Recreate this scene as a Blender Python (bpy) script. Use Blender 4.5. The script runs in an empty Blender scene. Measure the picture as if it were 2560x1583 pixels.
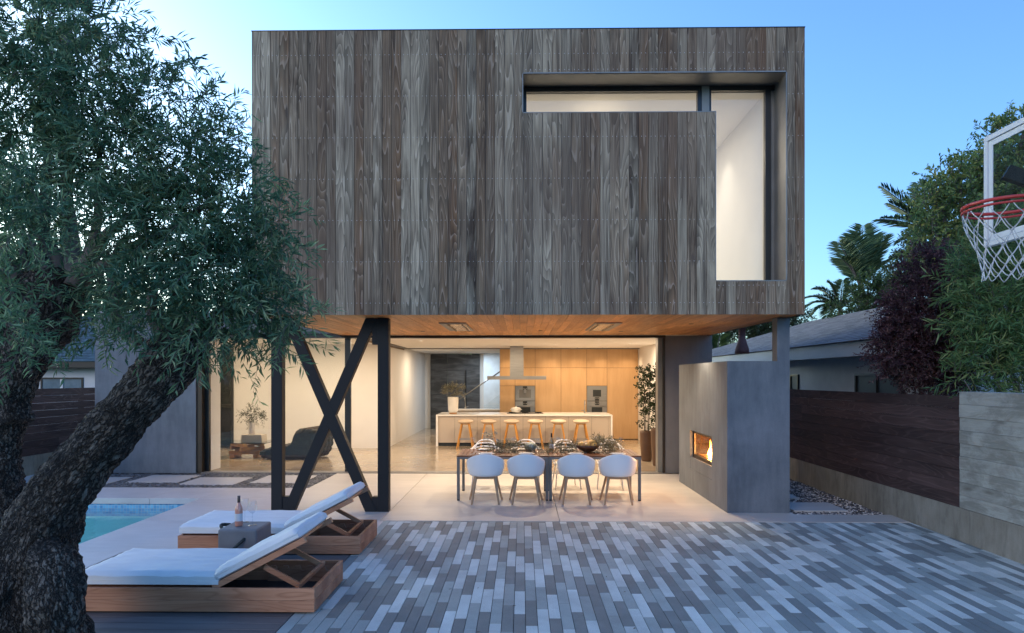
import bpy, bmesh, math, random
import numpy as np
from mathutils import Vector, Matrix, noise as mnoise
R = math.radians
random.seed(7); rng = np.random.default_rng(7)
scene = bpy.context.scene
C = scene.collection

# ---------------------------------------------------------------- camera
H = 2.0; F = 1700.0; YAW = 0.0147; HZ = 945.0
cd = bpy.data.cameras.new('camera'); cam = bpy.data.objects.new('camera', cd); C.objects.link(cam)
cam.location = (0, 0, H); cam.rotation_euler = (R(90), 0, YAW)
cd.sensor_width = 36; cd.lens = 36 * F / 2560; cd.shift_y = (HZ - 791.5) / 2560
cd.clip_start = 0.05; cd.clip_end = 600
scene.camera = cam
# ---------------------------------------------------------------- world
SUN_EL, SUN_AZ = R(7.0), R(-50)          # azimuth from +Y, negative = to the left
w = bpy.data.worlds.new('World'); scene.world = w; w.use_nodes = True
nt = w.node_tree; nt.nodes.clear()
out = nt.nodes.new('ShaderNodeOutputWorld'); bg = nt.nodes.new('ShaderNodeBackground')
sky = nt.nodes.new('ShaderNodeTexSky'); sky.sky_type = 'NISHITA'; sky.sun_disc = False
sky.sun_elevation = SUN_EL; sky.sun_rotation = SUN_AZ
sky.air_density = 1.0; sky.dust_density = 1.8; sky.ozone_density = 1.2
SKY_STRENGTH = 0.108
tint = nt.nodes.new('ShaderNodeMix'); tint.data_type = 'RGBA'; tint.blend_type = 'MULTIPLY'
tint.inputs[0].default_value = 1.0; tint.inputs[7].default_value = (0.46, 0.755, 1.30, 1)
gm = nt.nodes.new('ShaderNodeGamma'); gm.inputs[1].default_value = 1.0
nt.links.new(sky.outputs[0], gm.inputs[0]); nt.links.new(gm.outputs[0], tint.inputs[6]); nt.links.new(tint.outputs[2], bg.inputs[0])
bg.inputs[1].default_value = SKY_STRENGTH
nt.links.new(bg.outputs[0], out.inputs[0])
# ---------------------------------------------------------------- sun (last light, low on the left, very soft)
sd = bpy.data.lights.new('sun', 'SUN'); sd.energy = 0.2; sd.angle = R(25); sd.color = (1.0, 0.86, 0.74)
so = bpy.data.objects.new('sun', sd); C.objects.link(so)
sdir = Vector((-0.50, -0.80, 0.33)).normalized()
so.rotation_euler = sdir.to_track_quat('Z', 'Y').to_euler()
# ---------------------------------------------------------------- exposure
scene.view_settings.view_transform = 'Standard'; scene.view_settings.look = 'None'
scene.view_settings.gamma = 1.0; scene.view_settings.exposure = 2.27
LK = 0.178        # lamp scale: the photograph is exposed for dusk
scene.cycles.use_denoising = True
scene.cycles.max_bounces = 8; scene.cycles.diffuse_bounces = 5; scene.cycles.glossy_bounces = 3
scene.cycles.transparent_max_bounces = 12; scene.cycles.transmission_bounces = 4
scene.cycles.sample_clamp_indirect = 6.0
scene.cycles.caustics_reflective = False; scene.cycles.caustics_refractive = False

# ---------------------------------------------------------------- materials
MATS = {}
def nmat(name):
    m = bpy.data.materials.new(name); m.use_nodes = True; m.node_tree.nodes.clear()
    return m, m.node_tree
def N(t, kind, **kw):
    n = t.nodes.new(kind)
    for k, v in kw.items(): setattr(n, k, v)
    return n
def L(t, a, b): t.links.new(a, b)
def inp(t, sock, v):
    if hasattr(v, 'is_output') : t.links.new(v, sock)
    else: sock.default_value = v
def math_(t, op, a, b=0.0, c=None):
    n = N(t, 'ShaderNodeMath', operation=op); inp(t, n.inputs[0], a); inp(t, n.inputs[1], b)
    if c is not None: inp(t, n.inputs[2], c)
    return n.outputs[0]
def mixc(t, f, a, b, mode='MIX'):
    n = N(t, 'ShaderNodeMix', data_type='RGBA', blend_type=mode)
    inp(t, n.inputs[0], f)
    inp(t, n.inputs[6], a if hasattr(a, 'is_output') else (*a, 1)); inp(t, n.inputs[7], b if hasattr(b, 'is_output') else (*b, 1))
    return n.outputs[2]
def coords(t, scale=(1, 1, 1), rnd=True, attr=None):
    if attr:
        src = N(t, 'ShaderNodeAttribute', attribute_name=attr).outputs['Vector']
    else:
        src = N(t, 'ShaderNodeTexCoord').outputs['Object']
    mp = N(t, 'ShaderNodeMapping'); mp.inputs['Scale'].default_value = scale; L(t, src, mp.inputs['Vector'])
    o = mp.outputs[0]
    if rnd:
        a = N(t, 'ShaderNodeAttribute', attribute_name='rnd')
        s = N(t, 'ShaderNodeVectorMath', operation='SCALE'); s.inputs[3].default_value = 57.0
        cb = N(t, 'ShaderNodeCombineXYZ'); L(t, a.outputs['Fac'], cb.inputs[0]); L(t, math_(t, 'MULTIPLY', a.outputs['Fac'], 1.7), cb.inputs[1]); L(t, math_(t, 'MULTIPLY', a.outputs['Fac'], 0.63), cb.inputs[2])
        L(t, cb.outputs[0], s.inputs[0])
        ad = N(t, 'ShaderNodeVectorMath', operation='ADD'); L(t, o, ad.inputs[0]); L(t, s.outputs[0], ad.inputs[1]); o = ad.outputs[0]
    return o
def rndv(t): return N(t, 'ShaderNodeAttribute', attribute_name='rnd').outputs['Fac']
def noise(t, vec, scale=1.0, detail=3.0, rough=0.5, dist=0.0):
    n = N(t, 'ShaderNodeTexNoise'); L(t, vec, n.inputs['Vector']); n.inputs['Scale'].default_value = scale
    n.inputs['Detail'].default_value = detail; n.inputs['Roughness'].default_value = rough; n.inputs['Distortion'].default_value = dist
    return n.outputs['Fac']
def ramp(t, f, stops):
    n = N(t, 'ShaderNodeValToRGB'); inp(t, n.inputs[0], f); e = n.color_ramp.elements
    while len(e) > 1: e.remove(e[-1])
    e[0].position = stops[0][0]; c = stops[0][1]; e[0].color = (*c, 1) if len(c) == 3 else c
    for p, c in stops[1:]:
        x = e.new(p); x.color = (*c, 1) if len(c) == 3 else c
    return n.outputs['Color']
def rng_(t, f, a, b, c=0.0, d=1.0):
    n = N(t, 'ShaderNodeMapRange'); inp(t, n.inputs[0], f)
    for i, v in enumerate((a, b, c, d)): n.inputs[i + 1].default_value = v
    return n.outputs[0]
def finish(m, t, col, rough=0.5, metal=0.0, bump=None, bstr=0.3, bdist=0.01, spec=0.5, emis=None, estr=0.0):
    p = N(t, 'ShaderNodeBsdfPrincipled'); o = N(t, 'ShaderNodeOutputMaterial')
    inp(t, p.inputs['Base Color'], col if hasattr(col, 'is_output') else (*col, 1))
    inp(t, p.inputs['Roughness'], rough); inp(t, p.inputs['Metallic'], metal)
    p.inputs['Specular IOR Level'].default_value = spec
    if bump is not None:
        b = N(t, 'ShaderNodeBump'); b.inputs['Strength'].default_value = bstr; b.inputs['Distance'].default_value = bdist
        L(t, bump, b.inputs['Height']); L(t, b.outputs[0], p.inputs['Normal'])
    if emis is not None:
        inp(t, p.inputs['Emission Color'], emis if hasattr(emis, 'is_output') else (*emis, 1)); p.inputs['Emission Strength'].default_value = estr
    L(t, p.outputs[0], o.inputs[0]); return m
def mat(name, c1, c2=None, scale=(3, 3, 3), detail=4, rough=0.6, metal=0.0, bstr=0.0, bdist=0.01, rv=0.0, spec=0.5, dist=0.0, lo=0.35, hi=0.65):
    """two-tone noise material; rv = brightness change per piece through the 'rnd' attribute"""
    if name in MATS: return MATS[name]
    m, t = nmat(name)
    if c2 is None: c2 = tuple(x * 0.85 for x in c1)
    v = coords(t, scale); n = noise(t, v, 1.0, detail, 0.55, dist)
    col = mixc(t, rng_(t, n, lo, hi), c1, c2)
    if rv:
        k = rng_(t, rndv(t), 0, 1, 1 - rv, 1 + rv)
        cb = N(t, 'ShaderNodeCombineXYZ'); [L(t, k, cb.inputs[i]) for i in range(3)]
        col = mixc(t, 1.0, col, cb.outputs[0], 'MULTIPLY')
    finish(m, t, col, rough, metal, n if bstr else None, bstr, bdist, spec)
    MATS[name] = m; return m
def wood(name, dark, mid, light, along='z', across=9.0, stretch=1.0, rings=7.0, rough=0.6, rv=0.25, bstr=0.25, light_amt=1.0, fine=140):
    """plank wood: cathedral grain from the contour lines of a stretched noise, per-board offset"""
    if name in MATS: return MATS[name]
    m, t = nmat(name)
    s = {'z': (across, across, stretch), 'x': (stretch, across, across), 'y': (across, stretch, across)}[along]
    v = coords(t, s); n0 = noise(t, v, 1.0, 1.5, 0.4, 0.25)
    g = math_(t, 'FRACT', math_(t, 'MULTIPLY', n0, rings * 2.2))
    g2 = math_(t, 'ABSOLUTE', math_(t, 'SUBTRACT', g, 0.5))               # 0 at line .. .5
    line = rng_(t, g2, 0.0, 0.17, 1.0, 0.0)
    sf = {'z': (fine, fine, 2.0), 'x': (2.0, fine, fine), 'y': (fine, 2.0, fine)}[along]
    vf = coords(t, sf); nf = noise(t, vf, 1.0, 2, 0.6)
    sm = {'z': (5, 5, .7), 'x': (.7, 5, 5), 'y': (5, .7, 5)}[along]
    nm = noise(t, coords(t, sm), 1.0, 4, 0.6)
    base = mixc(t, rng_(t, nm, 0.32, 0.68), dark, mid)
    base = mixc(t, math_(t, 'MULTIPLY', line, 0.55 * light_amt), base, light)
    base = mixc(t, math_(t, 'MULTIPLY', rng_(t, nf, 0.5, 0.75), 0.35 * light_amt), base, light)
    r = rndv(t)
    k = rng_(t, math_(t, 'FRACT', math_(t, 'MULTIPLY', r, 13.37)), 0, 1, 1 - rv, 1 + rv)
    cb = N(t, 'ShaderNodeCombineXYZ'); [L(t, k, cb.inputs[i]) for i in range(3)]
    base = mixc(t, 1.0, base, cb.outputs[0], 'MULTIPLY')
    h = math_(t, 'ADD', math_(t, 'MULTIPLY', line, 0.5), nf)
    finish(m, t, base, rough, 0, h, bstr, 0.004, 0.35)
    MATS[name] = m; return m
def glassmat(name, tint=(1, 1, 1), refl=1.0, rough=0.0):
    if name in MATS: return MATS[name]
    m, t = nmat(name)
    tr = N(t, 'ShaderNodeBsdfTransparent'); tr.inputs[0].default_value = (*tint, 1)
    gl = N(t, 'ShaderNodeBsdfGlossy'); gl.inputs['Roughness'].default_value = rough
    lw = N(t, 'ShaderNodeLayerWeight'); lw.inputs[0].default_value = 0.5
    fr = math_(t, 'ADD', 0.03, math_(t, 'MULTIPLY', math_(t, 'POWER', lw.outputs['Facing'], 5.0), 0.9))
    mx = N(t, 'ShaderNodeMixShader'); L(t, math_(t, 'MULTIPLY', fr, refl), mx.inputs[0])
    L(t, tr.outputs[0], mx.inputs[1]); L(t, gl.outputs[0], mx.inputs[2])
    o = N(t, 'ShaderNodeOutputMaterial'); L(t, mx.outputs[0], o.inputs[0]); MATS[name] = m; return m
def emit(name, col, s):
    if name in MATS: return MATS[name]
    m, t = nmat(name); e = N(t, 'ShaderNodeEmission'); e.inputs[0].default_value = (*col, 1); e.inputs[1].default_value = s * LK
    o = N(t, 'ShaderNodeOutputMaterial'); L(t, e.outputs[0], o.inputs[0]); MATS[name] = m; return m
def leafmat(name, c1, c2, c3=None, rough=0.5, trans=0.38):
    if name in MATS: return MATS[name]
    m, t = nmat(name); r = rndv(t)
    col = ramp(t, r, [(0.0, c1), (0.6, c2), (1.0, c3 or c2)])
    p = N(t, 'ShaderNodeBsdfPrincipled'); L(t, col, p.inputs['Base Color']); p.inputs['Roughness'].default_value = rough; p.inputs['Specular IOR Level'].default_value = 0.4
    tl = N(t, 'ShaderNodeBsdfTranslucent'); L(t, col, tl.inputs[0])
    mx = N(t, 'ShaderNodeMixShader'); mx.inputs[0].default_value = trans; L(t, p.outputs[0], mx.inputs[1]); L(t, tl.outputs[0], mx.inputs[2])
    o = N(t, 'ShaderNodeOutputMaterial'); L(t, mx.outputs[0], o.inputs[0]); MATS[name] = m; return m

M = {}
def facademat():
    m, t = nmat('weathered_wood')
    r = rndv(t); r2 = math_(t, 'FRACT', math_(t, 'MULTIPLY', r, 17.31)); r3 = math_(t, 'FRACT', math_(t, 'MULTIPLY', r, 5.77))
    board = ramp(t, r3, [(0.0, (0.28, 0.19, 0.115)), (0.18, (0.20, 0.105, 0.052)), (0.36, (0.39, 0.285, 0.185)), (0.55, (0.14, 0.083, 0.046)), (0.78, (0.58, 0.46, 0.315)), (1.0, (0.065, 0.040, 0.024))])
    n0 = noise(t, coords(t, (7.5, 7.5, 0.62)), 1.0, 0.6, 0.3, 0.12)            # heart of the grain: contour lines of this are the cathedrals
    g = math_(t, 'FRACT', math_(t, 'MULTIPLY', n0, 15.0))
    saw = rng_(t, g, 0.0, 1.0, 0.58, 1.22)                                   # early to late wood across each ring
    line = rng_(t, math_(t, 'ABSOLUTE', math_(t, 'SUBTRACT', g, 0.93)), 0.0, 0.10, 1.0, 0.0)
    patch = noise(t, coords(t, (5, 5, 0.9)), 1.0, 5, 0.6, 0.4)               # silvered and brown patches
    fine = noise(t, coords(t, (150, 150, 3)), 1.0, 2, 0.6)
    col = mixc(t, math_(t, 'MULTIPLY', rng_(t, patch, 0.40, 0.62), 0.75), board, mixc(t, r2, (0.072, 0.034, 0.017), (0.45, 0.365, 0.255)))
    cb = N(t, 'ShaderNodeCombineXYZ'); k = math_(t, 'MULTIPLY', saw, rng_(t, fine, 0.3, 0.7, 0.78, 1.2)); [L(t, k, cb.inputs[i]) for i in range(3)]
    col = mixc(t, 1.0, col, cb.outputs[0], 'MULTIPLY')
    col = mixc(t, math_(t, 'MULTIPLY', line, math_(t, 'MULTIPLY', rng_(t, patch, 0.3, 0.6, 0.6, 0.2), 0.8)), col, (0.56, 0.46, 0.38))
    stv = noise(t, coords(t, (22, 22, 0.5)), 1.0, 3, 0.6, 0.2)               # dark weather streaks running down the boards
    col = mixc(t, math_(t, 'MULTIPLY', rng_(t, stv, 0.53, 0.68), 0.6), col, (0.035, 0.024, 0.018))
    # knots
    v = N(t, 'ShaderNodeTexVoronoi'); L(t, coords(t, (6, 6, 1.3)), v.inputs['Vector']); v.inputs['Scale'].default_value = 1.0
    kn = rng_(t, v.outputs['Distance'], 0.08, 0.16, 0.6, 0.0)
    col = mixc(t, kn, col, (0.07, 0.05, 0.04))
    # old run-off and sun bleaching of the wall as a whole
    big = noise(t, coords(t, (0.5, 0.5, 0.35), rnd=False), 1.0, 3, 0.5)
    col = mixc(t, math_(t, 'MULTIPLY', rng_(t, big, 0.48, 0.68), 0.5), col, (0.15, 0.095, 0.066))
    return finish(m, t, col, 0.8, 0, math_(t, 'ADD', math_(t, 'MULTIPLY', g, 0.4), fine), 0.25, 0.003, 0.3)
M['facade'] = facademat()
M['soffit'] = wood('cedar_soffit', (0.46, 0.20, 0.06), (0.70, 0.34, 0.12), (0.33, 0.13, 0.04), 'y', 8, 0.8, 6, 0.5, 0.22, 0.2)
M['fence'] = wood('dark_fence_wood', (0.036, 0.020, 0.018), (0.080, 0.047, 0.042), (0.17, 0.11, 0.098), 'y', 5, 0.6, 6, 0.7, 0.25, 0.3, 0.6)
M['teak'] = wood('teak', (0.33, 0.135, 0.072), (0.55, 0.28, 0.165), (0.25, 0.10, 0.052), 'x', 8, 0.8, 5, 0.5, 0.15, 0.15)
M['table_wood'] = wood('table_slat_wood', (0.10, 0.035, 0.015), (0.21, 0.08, 0.035), (0.07, 0.025, 0.01), 'y', 8, 1.0, 5, 0.4, 0.2, 0.15)
M['beech'] = wood('pale_oak', (0.42, 0.26, 0.15), (0.50, 0.33, 0.20), (0.34, 0.20, 0.11), 'z', 18, 1.5, 3, 0.45, 0.06, 0.1, 0.6)
M['amber'] = wood('amber_oak', (0.50, 0.22, 0.045), (0.60, 0.29, 0.07), (0.40, 0.16, 0.03), 'z', 18, 1.5, 3, 0.4, 0.06, 0.1, 0.6)
M['oak'] = wood('oak_veneer', (0.56, 0.345, 0.17), (0.63, 0.40, 0.21), (0.50, 0.29, 0.13), 'z', 14, 0.4, 4, 0.45, 0.05, 0.03, 0.5)
M['deck'] = wood('grey_decking', (0.085, 0.075, 0.075), (0.16, 0.145, 0.14), (0.22, 0.20, 0.19), 'x', 7, 0.5, 4, 0.6, 0.18, 0.2, 0.5)
M['black'] = mat('black_steel', (0.007, 0.009, 0.012), (0.009, 0.011, 0.014), (2, 2, 2), rough=0.55, spec=0.3)
M['bronze'] = mat('bronze_frame', (0.05, 0.038, 0.028), (0.06, 0.045, 0.032), (2, 2, 2), rough=0.35, metal=0.4)
M['frame'] = mat('dark_window_frame', (0.012, 0.012, 0.013), (0.016, 0.016, 0.017), (2, 2, 2), rough=0.3)
M['steel'] = mat('brushed_steel', (0.30, 0.29, 0.28), (0.38, 0.37, 0.35), (3, 3, 160), rough=0.35, metal=1.0)
M['alu'] = mat('anodised_aluminium', (0.16, 0.15, 0.14), (0.20, 0.19, 0.18), (30, 30, 3), rough=0.5, metal=0.4)
M['trim'] = mat('zinc_trim', (0.21, 0.205, 0.19), (0.26, 0.25, 0.235), (3, 3, 3), rough=0.45, metal=0.3)
M['white'] = mat('white_wall_paint', (0.78, 0.76, 0.73), (0.75, 0.73, 0.70), (1.5, 1.5, 1.5), rough=0.7)
M['ceil'] = mat('white_ceiling_paint', (0.82, 0.80, 0.77), (0.80, 0.78, 0.75), (1, 1, 1), rough=0.8)
M['plastic'] = mat('white_plastic', (0.80, 0.80, 0.80), (0.78, 0.78, 0.78), (2, 2, 2), rough=0.38)
M['quartz'] = mat('white_stone_top', (0.80, 0.77, 0.73), (0.76, 0.73, 0.69), (8, 8, 8), rough=0.2)
M['lacquer'] = mat('pale_lacquer_front', (0.50, 0.42, 0.34), (0.48, 0.40, 0.325), (2, 2, 2), rough=0.35, rv=0.02)
M['fabric'] = mat('white_cushion_fabric', (0.72, 0.73, 0.74), (0.66, 0.67, 0.68), (3, 9, 3), rough=0.85, bstr=0.55, bdist=0.03)
M['leather'] = mat('dark_grey_leather', (0.020, 0.015, 0.012), (0.034, 0.026, 0.020), (9, 9, 9), rough=0.6, spec=.3, bstr=0.3)
M['side'] = mat('grey_concrete_cube', (0.15, 0.15, 0.16), (0.18, 0.18, 0.19), (6, 6, 6), rough=0.6, bstr=0.1)
M['rope'] = mat('dark_rope', (0.03, 0.035, 0.035), (0.06, 0.065, 0.06), (40, 40, 40), rough=0.9, bstr=0.5)
M['ceramic'] = mat('white_ceramic', (0.72, 0.69, 0.64), (0.68, 0.65, 0.60), (6, 6, 6), rough=0.3)
M['marble'] = mat('white_marble_vase', (0.66, 0.62, 0.57), (0.42, 0.38, 0.34), (18, 18, 5), rough=0.35, lo=0.48, hi=0.75)
M['brownpot'] = mat('brown_planter_glaze', (0.11, 0.055, 0.03), (0.14, 0.075, 0.04), (4, 4, 4), rough=0.5)
M['books'] = mat('book_pages', (0.60, 0.52, 0.42), (0.52, 0.44, 0.35), (4, 4, 90), rough=0.7)
M['crate'] = wood('orange_pine', (0.36, 0.15, 0.04), (0.48, 0.23, 0.07), (0.30, 0.12, 0.03), 'x', 10, 1, 4, 0.5, 0.15, 0.1, 0.6)
M['glass'] = glassmat('clear_glass', (0.97, 0.98, 0.98), 1.0)
M['winglass'] = glassmat('window_glass', (0.95, 0.97, 0.96), 1.5)
M['stoolseat'] = mat('cream_lacquered_seat', (0.58, 0.45, 0.32), (0.54, 0.41, 0.29), (4, 4, 4), rough=0.45)
M['darkglass'] = glassmat('smoked_glass', (0.25, 0.3, 0.3), 1.6)
M['wineg'] = glassmat('wine_glass', (0.93, 0.95, 0.97), 2.2)
M['rosebottle'] = mat('rose_bottle_glass', (0.62, 0.27, 0.20), (0.58, 0.24, 0.17), (3, 3, 3), rough=0.08, spec=0.8)
M['foil'] = mat('bottle_foil', (0.10, 0.065, 0.05), None, rough=0.35)
M['label'] = mat('paper_label', (0.62, 0.60, 0.62), None, rough=0.7)
M['greenbottle'] = mat('amber_bottle_glass', (0.35, 0.20, 0.05), (0.30, 0.16, 0.04), (3, 3, 3), rough=0.08, spec=0.8)
M['bowl'] = mat('dark_wood_bowl', (0.12, 0.045, 0.02), (0.08, 0.03, 0.015), (9, 9, 30), rough=0.35)
M['fruit'] = mat('yellow_fruit', (0.62, 0.38, 0.10), (0.55, 0.28, 0.06), (20, 20, 20), rough=0.45, bstr=0.1)
M['pumpkin'] = mat('jade_squash', (0.22, 0.27, 0.23), (0.36, 0.40, 0.34), (16, 16, 16), rough=0.5)
M['rim'] = mat('red_rim_paint', (0.50, 0.045, 0.04), (0.42, 0.035, 0.03), (9, 9, 9), rough=0.4)
M['cord'] = mat('white_net_cord', (0.62, 0.62, 0.62), (0.45, 0.46, 0.48), (30, 30, 30), rough=0.8)
M['wframe'] = mat('white_painted_metal', (0.68, 0.69, 0.71), (0.62, 0.63, 0.65), (4, 4, 4), rough=0.4)
M['vent'] = mat('rusty_red_metal', (0.20, 0.065, 0.05), (0.14, 0.045, 0.035), (6, 6, 6), rough=0.7)
M['stucco'] = mat('pale_stucco', (0.44, 0.42, 0.41), (0.48, 0.46, 0.45), (3, 3, 3), rough=0.9, bstr=0.1)
M['fascia'] = mat('pale_fascia_paint', (0.45, 0.44, 0.44), (0.40, 0.39, 0.39), (1, 1, 6), rough=0.7)
M['curtain'] = mat('dark_interior', (0.012, 0.016, 0.017), (0.02, 0.026, 0.028), (14, 1, 1), rough=0.5)
M['bark'] = None

def concrete(name, a, b, sc=1.2, rough=0.65, streak=0.0, vert=True, bs=0.12, spots=None):
    m, t = nmat(name)
    n1 = noise(t, coords(t, (sc, sc, sc)), 1.0, 6, 0.6, 0.3)
    n2 = noise(t, coords(t, (sc * 6, sc * 6, sc * 1.2) if vert else (sc * 1.3, sc * 7, sc * 6)), 1.0, 5, 0.65)
    n3 = noise(t, coords(t, (70, 70, 70)), 1.0, 2, 0.5)
    f = math_(t, 'ADD', math_(t, 'MULTIPLY', n1, 0.6), math_(t, 'MULTIPLY', n2, 0.4))
    col = mixc(t, rng_(t, f, 0.36, 0.64), a, b)
    col = mixc(t, math_(t, 'MULTIPLY', rng_(t, n3, 0.45, 0.75), 0.15), col, tuple(x * 0.6 for x in a))
    if streak:
        ns = noise(t, coords(t, (6, 6, 1.6)), 1.0, 6, 0.7, 0.5)
        col = mixc(t, math_(t, 'MULTIPLY', rng_(t, ns, 0.52, 0.72), streak), col, tuple(x * 0.35 for x in a))
    rr = rng_(t, n1, 0.3, 0.7, rough - 0.08, rough + 0.08)
    k = rng_(t, rndv(t), 0, 1, 0.94, 1.06)
    cb = N(t, 'ShaderNodeCombineXYZ'); [L(t, k, cb.inputs[i]) for i in range(3)]
    col = mixc(t, 1.0, col, cb.outputs[0], 'MULTIPLY')
    finish(m, t, col, rr, 0, math_(t, 'ADD', f, math_(t, 'MULTIPLY', n3, 0.1)), bs, 0.02)
    MATS[name] = m; return m
M['conc'] = concrete('trowelled_concrete', (0.100, 0.114, 0.134), (0.195, 0.212, 0.236), 1.3)
M['concdark'] = concrete('dark_plaster', (0.15, 0.145, 0.145), (0.21, 0.20, 0.20), 1.1)
M['terrace'] = concrete('terrace_concrete', (0.46, 0.42, 0.375), (0.58, 0.535, 0.48), 0.9, 0.42, vert=False, bs=0.05)
M['floor'] = concrete('polished_concrete', (0.33, 0.265, 0.195), (0.43, 0.35, 0.26), 0.7, 0.16, vert=False, bs=0.02)
M['pooldeck'] = concrete('pale_travertine', (0.50, 0.46, 0.44), (0.60, 0.56, 0.54), 1.6, 0.6, vert=False, bs=0.08)
M['slab'] = concrete('stepping_slab_concrete', (0.44, 0.42, 0.40), (0.52, 0.50, 0.48), 1.5, 0.6, vert=False, bs=0.05)
M['ground'] = concrete('packed_soil', (0.06, 0.05, 0.04), (0.10, 0.085, 0.065), 1.0, 0.9, vert=False)
M['kicker'] = concrete('stained_concrete_base', (0.20, 0.175, 0.13), (0.33, 0.30, 0.245), 2.2, 0.8, streak=0.5, bs=0.25)
def boardform():
    m, t = nmat('board_formed_concrete')
    n1 = noise(t, coords(t, (3, 1.2, 16)), 1.0, 6, 0.65, 0.6)
    n2 = noise(t, coords(t, (2.2, 1.8, 4.0)), 1.0, 7, 0.68, 0.6)
    n3 = noise(t, coords(t, (1.5, 3, 70)), 1.0, 3, 0.6, 0.8)
    v = N(t, 'ShaderNodeTexVoronoi'); L(t, coords(t, (1.6, 1.6, 6.5)), v.inputs['Vector']); v.inputs['Scale'].default_value = 1.1
    knot = rng_(t, v.outputs['Distance'], 0.05, 0.2, 0.6, 0.0)
    col = mixc(t, rng_(t, n2, 0.42, 0.58), (0.25, 0.245, 0.205), (0.44, 0.435, 0.38))
    col = mixc(t, math_(t, 'MULTIPLY', rng_(t, n1, 0.35, 0.7), 0.45), col, (0.23, 0.215, 0.18))
    col = mixc(t, math_(t, 'MULTIPLY', rng_(t, n3, 0.5, 0.7), 0.35), col, (0.46, 0.45, 0.40))
    col = mixc(t, knot, col, (0.14, 0.125, 0.10))
    k = rng_(t, rndv(t), 0, 1, 0.92, 1.06)
    cb = N(t, 'ShaderNodeCombineXYZ'); [L(t, k, cb.inputs[i]) for i in range(3)]
    col = mixc(t, 1.0, col, cb.outputs[0], 'MULTIPLY')
    h = math_(t, 'ADD', math_(t, 'MULTIPLY', n3, 0.5), n1)
    return finish(m, t, col, 0.85, 0, h, 0.5, 0.012)
M['boardform'] = boardform()
def pavermat():
    m, t = nmat('paver_concrete')
    r = rndv(t)
    tone = N(t, 'ShaderNodeAttribute', attribute_name='tone').outputs['Fac']
    col = ramp(t, tone, [(0.0, (0.195, 0.220, 0.212)), (0.5, (0.335, 0.385, 0.368)), (1.0, (0.56, 0.615, 0.585))])
    n = noise(t, coords(t, (160, 160, 160)), 1.0, 2, 0.7); n2 = noise(t, coords(t, (4, 4, 4)), 1.0, 4, 0.6)
    k = math_(t, 'MULTIPLY', math_(t, 'MULTIPLY', rng_(t, n, 0.3, 0.7, 0.82, 1.18), rng_(t, n2, 0.3, 0.7, 0.9, 1.08)), rng_(t, r, 0, 1, 0.93, 1.07))
    # dirt and old spills, at their own places
    nd = noise(t, coords(t, (0.9, 0.9, 0.9), rnd=False), 1.0, 5, 0.6, 0.5)
    k = math_(t, 'MULTIPLY', k, rng_(t, nd, 0.45, 0.75, 1.02, 0.74))
    cb = N(t, 'ShaderNodeCombineXYZ'); [L(t, k, cb.inputs[i]) for i in range(3)]
    return finish(m, t, mixc(t, 1.0, col, cb.outputs[0], 'MULTIPLY'), 0.72, 0, n, 0.25, 0.003)
M['paver'] = pavermat()
M['grout'] = mat('joint_sand', (0.05, 0.048, 0.045), (0.03, 0.03, 0.03), (30, 30, 30), rough=0.95)
M['pebble'] = mat('dark_pebble', (0.06, 0.06, 0.065), (0.13, 0.13, 0.13), (14, 14, 14), rough=0.5, rv=0.75)
def pebble2():
    m, t = nmat('mixed_pebble')
    col = ramp(t, rndv(t), [(0.0, (0.03, 0.03, 0.035)), (0.5, (0.10, 0.095, 0.10)), (0.68, (0.38, 0.34, 0.32)), (1.0, (0.7, 0.66, 0.62))])
    return finish(m, t, col, 0.55)
M['pebble2'] = pebble2()
def shingle():
    m, t = nmat('asphalt_shingle')
    k = rng_(t, rndv(t), 0, 1, 0.7, 1.3); n = noise(t, coords(t, (30, 30, 30)), 1.0, 3, 0.7)
    cb = N(t, 'ShaderNodeCombineXYZ'); kk = math_(t, 'MULTIPLY', k, rng_(t, n, 0.3, 0.7, 0.8, 1.2)); [L(t, kk, cb.inputs[i]) for i in range(3)]
    return finish(m, t, mixc(t, 1.0, (0.16, 0.145, 0.15), cb.outputs[0], 'MULTIPLY'), 0.9, 0, n, 0.3, 0.01)
M['shingle'] = shingle()
def barkmat():
    m, t = nmat('olive_bark')
    v = coords(t, (34, 34, 11), rnd=False, attr='bk')
    n0 = N(t, 'ShaderNodeTexNoise'); L(t, coords(t, (9, 9, 6), rnd=False, attr='bk'), n0.inputs['Vector']); n0.inputs['Detail'].default_value = 4
    sc = N(t, 'ShaderNodeVectorMath', operation='SCALE'); L(t, n0.outputs['Color'], sc.inputs[0]); sc.inputs[3].default_value = 1.8
    ad = N(t, 'ShaderNodeVectorMath', operation='ADD'); L(t, v, ad.inputs[0]); L(t, sc.outputs[0], ad.inputs[1])
    vo = N(t, 'ShaderNodeTexVoronoi', feature='DISTANCE_TO_EDGE'); L(t, ad.outputs[0], vo.inputs['Vector']); vo.inputs['Scale'].default_value = 1.0
    crack = rng_(t, vo.outputs['Distance'], 0.0, 0.22, 0.0, 1.0)
    n = noise(t, coords(t, (5, 5, 3), rnd=False, attr='bk'), 1.0, 5, 0.6); nf = noise(t, coords(t, (90, 90, 30), rnd=False, attr='bk'), 1.0, 3, 0.6)
    c = mixc(t, rng_(t, n, 0.38, 0.62), (0.030, 0.025, 0.021), (0.125, 0.108, 0.090))
    c = mixc(t, math_(t, 'MULTIPLY', rng_(t, nf, 0.5, 0.72), 0.5), c, (0.30, 0.27, 0.235))
    c = mixc(t, math_(t, 'SUBTRACT', 1.0, crack), c, (0.004, 0.0035, 0.003))
    h = math_(t, 'ADD', crack, math_(t, 'MULTIPLY', nf, 0.5))
    return finish(m, t, c, 0.8, 0, h, 0.9, 0.02, 0.3)
M['bark'] = barkmat()
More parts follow.
